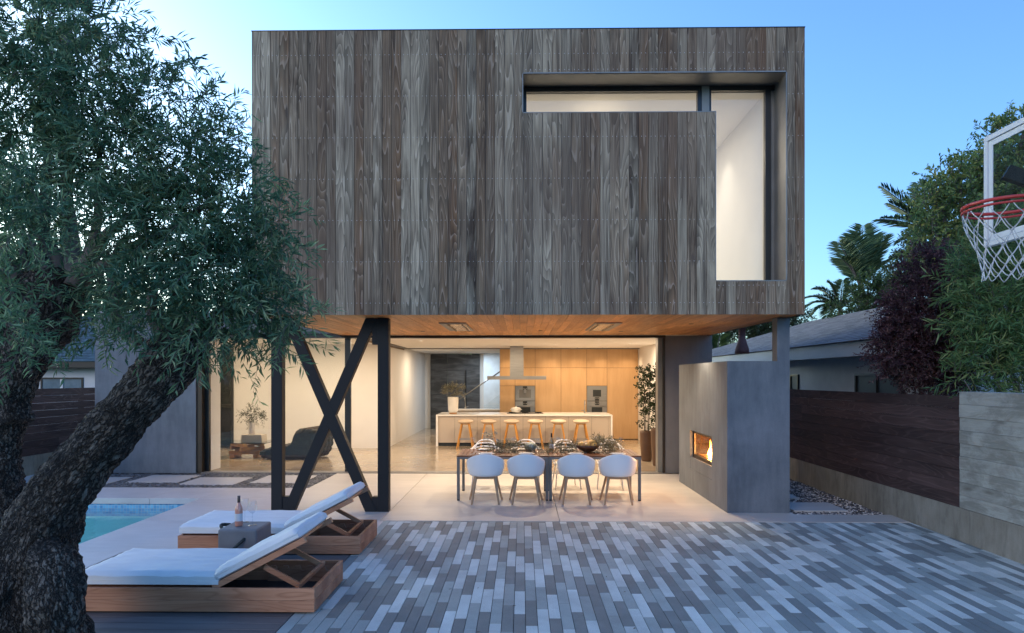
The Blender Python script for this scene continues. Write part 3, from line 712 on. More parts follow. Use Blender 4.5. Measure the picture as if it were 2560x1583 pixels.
# --- recess lining and window
b = MB(); RB = 10.03; tk = .006
b.box(OX0, OX2, FY - .003, RB + .05, OZT, OZT + tk + .012)                       # head
b.box(OX2, OX2 + .014, FY - .003, RB + .05, OZB, OZT)                            # right reveal
b.box(OX0 - .014, OX0, FY - .003, RB + .05, OZM, OZT)                            # left reveal
b.box(OX0, OX1, FY - .003, RB - .003, OZM - .012, OZM)                           # sill of the slot
b.box(OX1 - .012, OX1, FY - .003, RB - .003, OZB, OZM - .012)                    # flank
b.box(OX1, OX2, FY - .003, RB + .05, OZB - .014, OZB)                            # lower sill
b.build('window_surround', M['trim'], house)
wfr = pempty('corner_window', house)
b = MB(); fy0, fy1 = RB, RB + .08
xm0, xm1 = 2.64, 2.75
b.box(OX0 + .0, xm0, fy0, fy1, OZT - .075, OZT - .003); b.box(OX0, OX0 + .05, fy0, fy1, 5.3, OZT - .075); b.box(xm0 - .06, xm0, fy0, fy1, 5.3, OZT - .075); 
b.box(xm1, OX2 - .0, fy0, fy1, OZT - .075, OZT - .003); b.box(xm1, xm1 + .03, fy0, fy1, OZB, OZT - .075); b.box(OX2 - .135, OX2 - .055, fy0, fy1, OZB, OZT - .075)
b.build('frame', M['frame'], wfr)
b = MB(); b.box(OX2 - .055, OX2, fy0 + .03, fy1, OZB, OZT - .0751); b.box(xm0 + .001, xm1 - .001, fy0 - .01, fy1, 5.3, OZT - .004); b.build('mullion', M['trim'], wfr)
b = MB(); b.box(OX0 + .05, xm0 - .06, fy0 + .04, fy0 + .046, 5.3, OZT - .075); b.box(xm1 + .03, OX2 - .135, fy0 + .04, fy0 + .046, OZB, OZT - .075); b.build('pane', M['winglass'], wfr)
# upper room
b = MB(); ux0, ux1, uy1, uz0, uz1 = -1.2, 3.6, 15.0, 3.2, 6.215
b.box(ux1, ux1 + .1, fy1, uy1, uz0, uz1 + .1); b.box(ux0 - .1, ux0, fy1, uy1, uz0, uz1 + .1); b.box(ux0, ux1, uy1, uy1 + .1, uz0, uz1 + .1)
b.box(ux0, ux1, fy1 + .0, uy1, uz0 - .1, uz0); b.box(ux0, xm0, FY + .135, RB - .01, uz0, OZM - .02)
b.build('upper_room_wall', M['white'], house)
b = MB(); b.box(ux0, ux1, fy1, uy1, uz1, uz1 + .1); b.build('upper_room_ceiling', M['ceil'], house)
WARM = (1.0, .73, .45); WARM2 = (1.0, .79, .55)
lamp('AREA', 'room_light', (1.4, 12.4, uz1 - .03), 115, (1.0, .86, .70), house, size=1.6)
lamp('SPOT', 'room_light', (3.2, 12.0, uz1 - .03), 30, (1.0, .86, .70), house, size=.03, spot=95, blend=.8)
lamp('SPOT', 'room_light', (3.2, 14.0, uz1 - .03), 30, (1.0, .86, .70), house, size=.03, spot=95, blend=.8)
lamp('SPOT', 'room_light', (1.2, 10.7, uz1 - .5), 5, WARM2, house, rot=(R(180), 0, 0), size=.03, spot=120, blend=.8)
# --- soffit
b = MB(); x = FX0 + .03
while x < FX1 - .04:
    x1_ = min(x + .118, FX1 - .03); y = FY + .03
    while y < 14.29:
        ln = random.uniform(1.2, 3.6); y1 = min(y + ln, 14.3)
        if 14.3 - y1 < .4: y1 = 14.3
        b.nr(); z = SZ + .004 + random.uniform(0, .002); 
        b.box(x + .0022, x1_ - .0022, y + .0015, y1 - .0015, z, SZ + .026); y = y1
    x = x1_
b.build('soffit_boards', M['soffit'], house)
b = MB(); b.box(FX0 + .0, FX0 + .03, FY + .03, 14.3, SZ, SZ + .02); b.build('soffit_trim', M['bronze'], house); b = MB(); b.box(FX1 - .03, FX1, FY + .03, 14.3, SZ, SZ + .02); b.build('soffit_trim', M['bronze'], house)
# heaters
M['foilr'] = mat('crinkled_reflector', (0.80, 0.66, 0.50), (0.5, 0.40, 0.30), (25, 9, 9), rough=.22, metal=.9, bstr=1.0, bdist=.03)
for sgn, lb in ((-1, 'flush soffit heater with crinkled reflector, nearer the steel cross frame'), (1, 'flush soffit heater with crinkled reflector, nearer the fireplace')):
    x0, x1 = (-1.35, -.91) if sgn < 0 else (1.18, 1.62)
    e = empty('soffit_heater', ((x0 + x1) / 2, 11.9, SZ - .02), lb, 'heater', 'heaters set in the timber soffit')
    q = MB(); q.box(x0, x1, 11.0, 12.75, SZ - .012, SZ + .003)
    q.build('panel', M['trim'], e)
    xi0, xi1 = (x0 + .1, x1 - .03) if sgn < 0 else (x0 + .03, x1 - .1)
    q = MB(); n = 16
    rows = [[(xi0 + (xi1 - xi0) * i / 5, 11.12 + 1.5 * j / n, SZ - .0135 - .006 * ((i + j) % 2)) for i in range(6)] for j in range(n + 1)]
    q.grid(rows); q.build('reflector', M['foilr'], e)
    q = MB(); q.bar((xi0 + .04, 11.12, SZ - .03), (xi0 + .04, 12.62, SZ - .03), .012); q.bar((xi1 - .04, 11.12, SZ - .03), (xi1 - .04, 12.62, SZ - .03), .012); q.build('element', M['bronze'], e)
    lamp('AREA', 'lamp', ((x0 + x1) / 2, 11.9, SZ - .05), 0.1, WARM, e, size=.1)
for i, (x, y, en) in enumerate(((2.80, 11.3, 85), (.35, 12.9, 110), (-1.9, 13.0, 95), (1.9, 13.1, 50))):
    lb = ['small recessed soffit downlight beside the fireplace', 'small recessed soffit downlight behind the middle of the dining table', 'small recessed soffit downlight behind the steel cross frame', 'small recessed soffit downlight near the right end of the glass'][i]
    e = empty('soffit_downlight', (x, y, SZ), lb, 'downlight', 'recessed downlights in the soffit')
    q = MB(); q.lathe([(.03, .0), (.042, 0), (.042, -.006), (.03, -.006)], (x, y, SZ + .003), 16); q.build('trim_ring', M['bronze'], e)
    q = MB(); q.lathe([(.029, 0.0), (.029, -.003)], (x, y, SZ + .002), 16); q.build('lens', emit('lamp_lens', (1, .8, .55), 8), e)
    lamp('SPOT', 'lamp', (x, y, SZ - .02), en * 3, WARM2, e, size=.03, spot=(150 if i else 110), blend=.9)
# --- steel cross frame
fr = pempty('steel_cross_frame', house); YF0, YF1 = 10.12, 10.27
for x0, x1 in ((-3.755, -3.59), (-2.155, -1.99)):
    q = MB(); q.box(x0, x1, YF0, YF1, 0.0, SZ - .001); q.build('post', M['black'], fr, bevel=.004)
for sg, (xa, xb) in enumerate(((-3.61, -2.315), (-2.145, -3.43))):
    # brace A: foot on the right, brace B: foot on the left
    q = MB(); wbr = .172
    xa_, xb_ = ((-2.345, -3.59) if sg == 0 else (-3.585, -2.34))
    poly = [(xa_, 0.0), (xa_ + wbr, 0.0), (xb_ + wbr, SZ - .002), (xb_, SZ - .002)]
    d = .003 * sg; q.prism(poly, 'y', YF0 + .004 + d, YF1 - .004 - d); q.build('brace', M['black'], fr, bevel=.004)
for ga, gb_, gc, gd_ in ((-3.589, -3.50, 0, .22), (-2.24, -2.156, 0, .22), (-3.589, -3.50, 2.5, SZ - .003), (-2.24, -2.156, 2.5, SZ - .003)):
    q = MB(); q.box(ga, gb_, YF0 + .012, YF1 - .012, gc, gd_); q.build('gusset', M['black'], fr)
# --- ground floor shell
GY = 14.35; BZ = 2.84; CZ = 2.955
q = MB(); q.box(-6.73, 3.0, 14.25, 14.5, BZ, SZ); q.box(-6.73, FX0, 14.251, 14.499, SZ, 2.93); q.build('beam', M['frame'], house)
q = MB(); q.box(-9.0, -6.86, 14.2, 14.55, 0, 3.37); q.box(-6.86, FX0 - .001, 14.2, 14.26, 2.931, 3.37); q.build('left_wall', M['conc'], house)
q = MB(); q.box(-9.02, FX0 - .001, 14.17, 14.6, 3.371, 3.40); q.build('parapet_cap', M['wframe'], house)
q = MB(); q.box(3.0, 3.98, 14.3, 14.55, 0, SZ); q.build('right_wall', M['concdark'], house)
q = MB(); q.box(2.955, 3.0, 14.29, 14.48, .0, BZ); q.build('door_jamb', M['bronze'], house); q = MB(); q.box(-6.86, -6.75, 14.24, 14.5, 0, 2.93); q.build('door_jamb', M['bronze'], house)
q = MB(); q.box(2.86, 2.954, 14.36, 14.6, .0, BZ); q.build('door_stile', M['trim'], house)
q = MB(); q.box(-6.75, 3.0, 14.205, 14.5, -.02, .012); q.build('threshold', M['alu'], house)
gd = pempty('glass_wall', house)
q = MB(); q.box(-6.749, -6.66, 14.38, 14.46, .013, BZ); q.build('frame', M['frame'], gd); q = MB(); q.box(-3.76, -3.64, 14.38, 14.46, .013, BZ); q.build('frame', M['frame'], gd)
q = MB(); q.box(-6.66, -3.76, 14.41, 14.418, .013, BZ); q.build('pane', M['glass'], gd)
q = MB(); q.box(-6.76, -6.662, 14.465, 14.93, .014, CZ - .001); q.build('wall_return', M['white'], house)
# roof slab of the low wing, its walls
q = MB(); q.box(-8.99, FX0 - .002, 14.27, 27.3, 3.1, 3.36); q.box(FX0 - .002, 3.97, 21.91, 27.3, 3.1, 3.36); q.build('low_roof', M['concdark'], house)
q = MB()
q.box(-8.95, -8.8, 14.56, 19.2, 0, CZ); q.box(3.75, 3.95, 14.56, 26.8, 0, CZ)                    # outer side walls
q.box(-8.19, -3.82, 19.2, 19.35, 0, CZ); q.box(-8.95, -8.75, 19.2, 19.35, 0, CZ)               # living room back wall around the window
q.box(-3.97, -3.82, 19.351, 26.8, 0, CZ)                                                       # corridor wall
q.box(-3.97, -3.6, 26.8, 26.95, 0, CZ); q.box(-1.66, -.9, 26.8, 26.95, 0, CZ); q.box(-.9, 3.95, 26.8, 26.95, 0, CZ)
q.build('inner_wall', M['white'], house)
q = MB(); q.box(-8.95, 3.95, 14.501, 27.0, CZ, CZ + .1); q.build('ceiling', M['ceil'], house)
q = MB(); q.nr().box(-8.95, 3.95, 14.501, 27.0, -.05, .01); q.build('floor', M['floor'], house)
# living room window
lw = pempty('tall_window', house)
q = MB(); q.box(-8.75, -8.69, 19.17, 19.3, .011, CZ - .002); q.box(-8.25, -8.19, 19.17, 19.3, .011, CZ - .002); q.box(-8.69, -8.25, 19.17, 19.3, .011, .07); q.box(-8.69, -8.25, 19.17, 19.3, 2.87, CZ - .002); q.box(-8.69, -8.25, 19.17, 19.3, 1.18, 1.25); q.build('frame', M['frame'], lw)
q = MB(); q.box(-8.69, -8.25, 19.23, 19.236, .07, 2.87); q.build('pane', M['darkglass'], lw)
# entrance door and stair glass
def darkdoor():
    m, t = nmat('dark_board_door'); n = noise(t, coords(t, (1.2, 1, 6), rnd=False), 1.0, 5, .6, .6)
    return finish(m, t, mixc(t, rng_(t, n, .4, .65), (.028, .03, .033), (.10, .105, .11)), .55)
M['ddoor'] = darkdoor()
dr = pempty('entrance_door', house)
q = MB(); q.box(-3.6, -2.93, 26.7, 26.78, .012, 2.93); q.box(-2.915, -1.66, 26.7, 26.78, .012, 2.93); q.build('leaf', M['ddoor'], dr)
q = MB(); q.bar((-2.2, 26.62, .8), (-2.2, 26.62, 2.3), .04); q.bar((-2.2, 26.62, 1.0), (-2.2, 26.7, 1.0), .025); q.bar((-2.2, 26.62, 2.1), (-2.2, 26.7, 2.1), .025); q.build('pull_handle', M['black'], dr)
st = empty('stair', (-1.5, 24.4, .01), 'stair side with glass balustrade and steel handrail left of the oak cabinets', 'stair')
q = MB(); q.prism([(-2.3, .3), (-.75, 1.45), (-.75, .011), (-2.3, .011)], 'y', 24.5, 24.56); q.build('balustrade', M['glass'], st)
q = MB(); p1 = ray(1148, 998, 24.4); p2 = ray(1252, 928, 24.4); q.tube([p1, p2], .022, 8); q.build('handrail', M['steel'], st)
q = MB(); q.box(-1.5, -.76, 24.8, 25.9, .011, .2); q.box(-1.2, -.76, 24.8, 25.9, .2, .4); q.build('step', M['floor'], st)
q = MB(); q.box(-1.48, -.75, 26.2, 26.3, .011, CZ - .002); tag(q.build('stair_wall', mat('cool_lit_wall', (.66, .74, .80), None, rough=.7), house))  # bluish base colour: the stairwell's cool light is put into the wall
# --- recessed ceiling lights indoors
q = [(-7.6, 17.0, 70), (-5.2, 17.2, 95), (-2.6, 17.4, 70), (-2.6, 22.5, 75), (-.3, 17.0, 80), (1.9, 17.0, 95), (.9, 19.6, 60), (3.0, 18.8, 50), (-1.6, 25.2, 60)]
nm = ['above the low glass table', 'above the dark floor sofa', 'at the mouth of the corridor', 'deep in the corridor', 'before the left half of the island', 'before the right half of the island', 'above the middle stools', 'above the potted trees', 'above the stair']
for (x, y, en), lb in zip(q, nm):
    e = empty('ceiling_downlight', (x, y, CZ), 'square recessed ceiling light ' + lb, 'ceiling light', 'recessed ceiling lights indoors')
    m_ = MB(); m_.box(x - .04, x + .04, y - .04, y + .04, CZ - .004, CZ - .001); m_.build('lens', emit('ceiling_lens', (1, .8, .58), 1.8), e)
    lamp('AREA', 'lamp', (x, y, CZ - .03), en, (.72, .86, 1.0) if lb == 'above the stair' else WARM2, e, size=.35)
for i, (x, lb) in enumerate(((-.35, 'left of the hood'), (.95, 'second from the hood'), (1.75, 'between tall doors'), (2.55, 'before the right ovens'), (3.35, 'at the right wall'))):
    e = empty('cabinet_downlight', (x, 21.55, CZ), 'small round ceiling spot washing the oak cabinets, ' + lb, 'ceiling spot', 'spots washing the oak cabinets')
    m_ = MB(); m_.lathe([(.03, 0), (.03, -.004)], (x, 21.55, CZ - .001), 14); m_.build('lens', emit('ceiling_lens', (1, .8, .58), 1.8), e)
    lamp('SPOT', 'lamp', (x, 21.55, CZ - .02), 44, WARM, e, size=.03, spot=120, blend=.9)
# ceiling wash: luminous slot along the back of the beam
e = empty('cove_light', (0, 14.7, 2.9), 'luminous warm slot behind the beam brightening the white ceiling', 'cove light')
m_ = MB(); m_.box(-3.6, 2.7, 14.52, 14.6, BZ + .01, BZ + .03); m_.build('housing', M['ceil'], e)
for x in (-2.8, -1.2, .4, 2.0): lamp('AREA', 'lamp', (x, 14.62, BZ + .02), 3.0, WARM2, e, rot=(R(180 - 50), 0, 0), size=.08)

# ================================================================ FIREPLACE BLOCK
fp = empty('fireplace', (3.5, 11.6, 0), 'freestanding grey concrete fireplace block with a burning gas fire', 'fireplace')
XF = 3.04; y0, y1, z0, z1 = 10.95, 12.35, .58, 1.06
q = MB(); ZT = 2.25; BX = 3.96; YB = 13.2
q.box(XF, BX, YF0, y0, 0, ZT); q.box(XF, BX, y1, YB, 0, ZT); q.box(XF + .0, BX, y0, y1, z1, ZT); q.box(XF, BX, y0, y1, 0, .365); q.box(XF + .5, BX, y0, y1, .365, z1)
q.build('concrete_block', M['conc'], fp)
q = MB(); q.box(XF + .004, XF + .03, y0 + .004, y1 - .004, .369, z0 - .002); q.build('access_panel', M['conc'], fp)
q = MB(); q.box(XF + .03, XF + .5, y0, y1, .365, z0 - .003); q.box(XF + .05, XF + .5, y0, y0 + .01, z0, z1); q.box(XF + .05, XF + .5, y1 - .01, y1, z0, z1); q.box(XF + .49, XF + .499, y0 + .01, y1 - .01, z0, z1); q.box(XF + .05, XF + .49, y0 + .01, y1 - .01, z1 - .01, z1); q.build('firebox', mat('sooty_firebox', (.045, .018, .009), (.02, .009, .006), (9, 9, 9), rough=.85), fp)
q = MB()
q.box(XF + .06, XF + .09, y0 + .011, y0 + .07, z0 + .001, z1 - .011); q.box(XF + .06, XF + .09, y1 - .07, y1 - .011, z0 + .001, z1 - .011); q.box(XF + .06, XF + .09, y0 + .07, y1 - .07, z0 + .001, z0 + .05); q.box(XF + .06, XF + .09, y0 + .07, y1 - .07, z1 - .05, z1 - .011); q.build('frame', M['bronze'], fp)
q = MB(); q.box(XF + .072, XF + .076, y0 + .071, y1 - .071, z0 + .051, z1 - .051); q.build('glass', glassmat('fire_screen_glass', (1, 1, 1), .35), fp)
q = MB(); q.box(XF + .12, XF + .44, y0 + .1, y1 - .1, z0, z0 + .055); q.build('burner_bed', mat('glowing_fire_glass', (.5, .22, .05), (.2, .08, .02), (30, 30, 30), rough=.3, lo=.4, hi=.6), fp)
def flamemat():
    m, t = nmat('flame'); tc = N(t, 'ShaderNodeTexCoord'); sp = N(t, 'ShaderNodeSeparateXYZ'); L(t, tc.outputs['Generated'], sp.inputs[0])
    lw_ = N(t, 'ShaderNodeLayerWeight'); lw_.inputs[0].default_value = .35
    core = math_(t, 'SUBTRACT', 1.0, lw_.outputs['Facing'])
    n = noise(t, coords(t, (18, 18, 7), rnd=False), 1.0, 2)
    hgt = rng_(t, sp.outputs[2], 0, 1, 1.0, .15)
    f = math_(t, 'MULTIPLY', math_(t, 'MULTIPLY', core, hgt), rng_(t, n, .3, .7, .6, 1.2))
    col = ramp(t, f, [(0, (1, .12, .01)), (.35, (1, .30, .03)), (.7, (1, .62, .18)), (1, (1, .9, .6))])
    em = N(t, 'ShaderNodeEmission'); L(t, col, em.inputs[0]); L(t, rng_(t, f, 0, .8, 1.2, 18), em.inputs[1])
    tr = N(t, 'ShaderNodeBsdfTransparent'); mx = N(t, 'ShaderNodeMixShader'); L(t, rng_(t, core, .1, .75, 0.0, .95), mx.inputs[0]); L(t, tr.outputs[0], mx.inputs[1]); L(t, em.outputs[0], mx.inputs[2])
    o = N(t, 'ShaderNodeOutputMaterial'); L(t, mx.outputs[0], o.inputs[0]); return m
M['flame'] = flamemat()
for i, (yy, hh, rr) in enumerate(((11.06, .26, .055), (11.17, .33, .06), (11.30, .28, .06), (11.42, .36, .055), (11.56, .27, .05), (11.72, .31, .05), (11.88, .25, .045), (12.04, .28, .045), (12.16, .2, .04), (11.12, .2, .05), (11.36, .24, .06), (11.64, .2, .05), (11.8, .2, .05))):
    q = MB(); xx = XF + .24 + (i % 3) * .05; prof = []
    rows = []
    for j in range(9):
        u = j / 8; r = rr * (math.sin(math.pi * min(1, (u * .85 + .15)) ** .8) * .9 + .08) * (1 - u * .35); sway = .018 * math.sin(u * 5 + i * 1.7)
        rows.append([(xx + sway + r * math.cos(a * .7854), yy + sway * .8 + r * 1.1 * math.sin(a * .7854), z0 + .05 + hh * u) for a in range(8)])
    q.smooth = True; q.grid(rows, closed_u=True); q.build('flame', M['flame'], fp)
lamp('POINT', 'fire_light', (XF + .22, 11.4, z0 + .25), 60, (1, .42, .10), fp, size=.12)
q = MB(); q.box(3.775, BX, YF0, YF0 + .2, ZT + .001, SZ - .001); q.build('post', M['conc'], fp)

# ================================================================ FENCES
def fence_side(name, x, sg, label, ya, yb, ztop, zb=.4, nb=9):
    e = empty(name, (x, (ya + yb) / 2, 0), label, 'fence')
    q = MB(); h = (ztop - zb) / nb; y = ya
    for i in range(nb):
        y = ya
        while y < yb:
            ln = random.uniform(3.2, 5.5); y2 = min(y + ln, yb); q.nr(); q.box(x, x + .03 * sg, y + .001, y2 - .001, zb + i * h + .002, zb + (i + 1) * h - .002); y = y2
    q.build('board_panel', M['fence'], e)
    y = ya + .1
    while y < yb: q = MB(); q.box(x + .032 * sg, x + .12 * sg, y, y + .09, 0, ztop - .02); q.build('post', M['fence'], e); y += 2.2
    return e
e = fence_side('plank_fence', 5.4, 1, 'dark red-brown horizontal plank fence on a concrete base at right', 8.476, 27, 1.775)
q = MB(); q.nr(); 
yy = 2.0
while yy < 27: q.nr().box(5.395, 5.6, yy, min(yy + 3.0, 27), -.1, .4) if yy > 8.4 else q.nr().box(5.385, 5.6, yy, min(yy + 2.2, 8.47), -.1, .4); yy = min(yy + 2.2, 8.474) if yy < 8.4 else yy + 3.0
q.build('base', M['kicker'], e)
q = MB(); n = 9; h = (1.83 - .4) / n; 
for i in range(n):
    yb_ = 8.47; y = 2.0
    while y < yb_:
        y2 = yb_; q.nr(); q.box(5.40 - random.uniform(0, .010), 5.6, y, y2, .402 + i * h, .402 + (i + 1) * h - .0015); y = y2
tag(q.build('concrete_garden_wall', M['boardform'], bevel=.003), 'board-marked pale concrete garden wall at the right edge', 'garden wall')
e = fence_side('plank_fence', -10.1, -1, 'brown horizontal plank fence at left, behind the leaning trunk', 11.0, 27, 1.775)
q = MB(); q.nr().box(-10.3, -10.095, 8, 27, -.1, .4); q.build('base', M['kicker'], e)

# ================================================================ NEIGHBOUR HOUSES
nr_ = empty('neighbour_bungalow', (10, 22, 0), 'low pale bungalow with grey shingle roof behind the right fence', 'house')
q = MB(); q.box(8.1, 16.5, 12.5, 33.5, -.1, 2.6); q.build('wall', M['stucco'], nr_)
q = MB(); q.box(7.5, 7.56, 12, 34, 2.49, 2.82); q.box(7.56, 17.3, 33.94, 34, 2.49, 2.82); q.box(7.561, 8.1, 12, 33.9, 2.50, 2.53); q.build('fascia', M['fascia'], nr_)
q = MB(); nrow = 27; ex, ez, rx, rz, ys, ye = 7.42, 2.83, 12.4, 4.44, 11.8, 34.1
for i in range(nrow):
    u0, u1 = i / nrow, (i + 1) / nrow; xa, xb = ex + (rx - ex) * u0, ex + (rx - ex) * u1; za, zb_ = ez + (rz - ez) * u0 + .018, ez + (rz - ez) * u1 + .004
    yend = ye - (xa - ex) * 1.0; y = ys - random.uniform(0, .3)
    while y < yend:
        y2 = min(y + random.uniform(.25, .36), yend); q.nr()
        q.add([(xa, y, za), (xa, y2, za), (xb, y2, zb_), (xb, y, zb_), (xa, y, za - .018), (xa, y2, za - .018)], [(0, 3, 2, 1), (4, 0, 1, 5)]); y = y2
q.add([(ex, ye, ez), (rx, ye - 5, rz), (rx + 5, ye, ez)], [(0, 1, 2)]); q.add([(rx, ys, rz), (rx, ye - 5, rz), (rx + 5, ye, ez), (rx + 5, ys, ez)], [(0, 1, 2, 3)]); q.add([(ex, ys, ez), (rx, ys, rz), (rx + 5, ys, ez)], [(0, 2, 1)])
q.build('roof', M['shingle'], nr_, fix=False)
p = ray(1855, 874, 20.2); cx, cy, cz = p
q = MB(); q.lathe([(.21, -.12), (.20, 0), (.13, .22), (.10, .34), (.10, .62), (.12, .62), (.12, .70), (.07, .70)], (cx, cy, cz), 18); q.build('roof_vent', M['vent'], nr_)
for a, b_ in ((1961, 1998), (2141, 2255)):
    pa = ray(a, 936, 10); pb = ray(b_, 936, 10)
    ya_, yb_ = 8.1 * 10 / pb[0], 8.1 * 10 / pa[0]
    wn = pempty('window', nr_)
    q = MB(); q.box(8.085, 8.10 - .001, ya_ + .05, yb_ - .05, 1.3, 2.05); q.build('pane', M['curtain'], wn)
    q = MB(); 
    for c0, c1, d0, d1 in ((ya_, ya_ + .05, 1.25, 2.1), (yb_ - .05, yb_, 1.25, 2.1), (ya_ + .05, yb_ - .05, 1.25, 1.3), (ya_ + .05, yb_ - .05, 2.05, 2.1), ((ya_ + yb_) / 2 - .02, (ya_ + yb_) / 2 + .02, 1.3, 2.05)): q.box(8.05, 8.099, c0, c1, d0, d1)
    q.build('frame', M['frame'], wn)
nl = empty('neighbour_cottage', (-18, 26, 0), 'white cottage with blue-grey shingle roof behind the left fence', 'house')
q = MB(); q.box(-26, -13.4, 24, 32, -.1, 2.5); q.build('wall', mat('white_stucco', (.66, .66, .66), (.62, .62, .62), rough=.9), nl)
q = MB(); q.box(-26.4, -13.0, 23.4, 23.46, 2.36, 2.56); q.build('fascia', M['frame'], nl)
q = MB()
for i in range(20):
    u0, u1 = i / 20, (i + 1) / 20; ya_, yb_ = 23.35 + 4.65 * u0, 23.35 + 4.65 * u1; za, zb_ = 2.57 + 2.0 * u0 + .02, 2.57 + 2.0 * u1 + .004; x = -26.5
    while x < -12.9:
        x2 = min(x + random.uniform(.25, .36), -12.9); q.nr(); q.add([(x, ya_, za), (x2, ya_, za), (x2, yb_, zb_), (x, yb_, zb_), (x, ya_, za - .02), (x2, ya_, za - .02)], [(0, 1, 2, 3), (4, 5, 1, 0)]); x = x2
q.add([(-26.5, 28, 4.57), (-12.9, 28, 4.57), (-12.9, 32.65, 2.57), (-26.5, 32.65, 2.57)], [(0, 1, 2, 3)]); q.build('roof', mat('teal_shingle', (.05, .085, .095), (.08, .12, .13), (20, 20, 20), rough=.9, rv=.25), nl, fix=False)
wn = pempty('window', nl); pa = ray(103, 944, 24); pb = ray(209, 972, 24)
q = MB(); q.box(pa[0] + .06, pb[0] - .06, 23.985, 23.995, 1.3, pa[2] - .06); q.build('pane', mat('pale_window_pane', (.18, .24, .28), (.12, .17, .2), rough=.15), wn)
q = MB(); xm = (pa[0] + pb[0]) / 2
q.box(pa[0], pb[0], 23.96, 24, pa[2] - .06, pa[2]); q.box(pa[0], pa[0] + .06, 23.96, 24, 1.2, pa[2] - .061); q.box(pb[0] - .06, pb[0], 23.96, 24, 1.2, pa[2] - .061); q.build('frame', M['frame'], wn)
q = MB(); q.box(xm - .05, xm + .05, 23.95, 23.984, 1.2, pa[2] - .061); q.build('sash', M['wframe'], wn)
# ================================================================ KITCHEN
kc = empty('kitchen_cabinet', (1.5, 22.3, .011), 'full height honey oak kitchen cabinets along the back wall', 'cabinet')
sx = [(x - 1305) / 77.2 - 0.015 for x in (1251, 1288.8, 1338.9, 1403.4, 1467.5, 1518.3, 1594)]
zs = 2 + (945 - 919.8) / 77.2; zh = 2 - (964.8 - 945) / 77.2; zm = 2 - (1034 - 945) / 77.2
sx[0] = -.72; sx[6] = 3.745
g = .004
def door(x0, x1, z0, z1): q = MB(); q.nr().box(x0 + g, x1 - g, 22.0, 22.022, z0 + g, z1 - g); q.build('door_panel', M['oak'], kc, bevel=.002)
ov = []
for i in range(6):
    x0, x1 = sx[i], sx[i + 1]
    door(x0, x1, zs if i > 1 else zs, CZ - .01)
    if i in (1, 4):
        zt = zh if i == 4 else zh
        door(x0, x1, zt, zs); door(x0, x1, .1, .66)
        ov.append((x0, x1))
    elif i == 0: door(x0, x1, zh, zs); door(x0, x1, .1, zh)
    elif i == 5: door(x0, x1, .03, zs)
    else: door(x0, x1, .1, zs)
q = MB(); q.box(sx[0], sx[6], 22.03, 22.65, .011, CZ - .003); q.build('carcass', mat('dark_gap', (.10, .05, .02), None, rough=.8), kc)
for k, (x0, x1) in enumerate(ov):
    ap = pempty('coffee_machine' if k == 0 else 'oven', kc)
    zt = zh - .004; zmid = 1.255 + .0; zb_ = .664
    q = MB()
    for a, c in ((zmid + .006, zt), (zb_, zmid - .006)): q.box(x0 + .008, x1 - .008, 21.975, 22.0, a, c)
    q.build('front', M['steel'], ap, bevel=.003)
    q = MB(); xc = (x0 + x1) / 2; w2 = (x1 - x0)
    if k == 0:
        q.box(xc - .19, xc + .19, 21.968, 21.9745, zmid + .10, zmid + .37); q.build('niche', mat('grey_niche', (.2, .19, .18), None, rough=.4, metal=.5), ap)
        q = MB(); q.box(xc - .04, xc + .04, 21.93, 21.967, zmid + .26, zmid + .38); q.box(x0 + .03, x0 + .045, 21.94, 21.974, zmid + .02, zmid + .28); q.build('spout', M['steel'], ap)
    else:
        q.box(xc - .13, xc + .13, 21.968, 21.9745, zmid + .14, zmid + .36); q.build('oven_window', M['curtain'], ap)
    q = MB(); q.box(xc - .17, xc + .17, 21.968, 21.9745, zb_ + .05, zmid - .2); q.build('oven_window', M['curtain'], ap)
    q = MB(); q.box(xc - .068, xc + .068, 21.966, 21.9742, zmid - .13, zmid - .012)
    if k == 0: q.box(xc - .068, xc + .068, 21.966, 21.9742, zt - .125, zt - .01)
    else: q.box(xc - .068, xc + .068, 21.966, 21.9742, zmid + .012, zmid + .12)
    q.build('control_panel', M['curtain'], ap)
    q = MB()
    for zc in ((zmid - .08, zt - .08) if k == 0 else (zmid - .08, zmid + .08)):
        for dx in (-.035, .035): q.lathe([(.02, 0), (.02, .02)], (0, 0, 0), 12); n = 24; q.v[-n:] = [(xc + dx + v[0], 21.965 - v[2], zc + v[1]) for v in q.v[-n:]]
    q.build('knob', M['steel'], ap)
    q = MB(); q.tube([(x0 + .07, 21.93, zmid - .17), (x1 - .07, 21.93, zmid - .17)], .009, 8); q.box(x0 + .08, x0 + .1, 21.93, 21.975, zmid - .175, zmid - .165); q.box(x1 - .1, x1 - .08, 21.93, 21.975, zmid - .175, zmid - .165); q.build('handle', M['steel'], ap)
# back counter behind the island
bc = empty('back_counter', (-1.4, 23.2, .011), 'white back counter with steel tap left of the oak cabinets', 'counter')
q = MB(); q.box(-2.2, -.75, 23.1, 23.7, .89, .93); q.build('counter_top', M['quartz'], bc); q = MB(); q.box(-2.18, -.76, 23.13, 23.7, .011, .888); q.build('counter_front', M['lacquer'], bc)
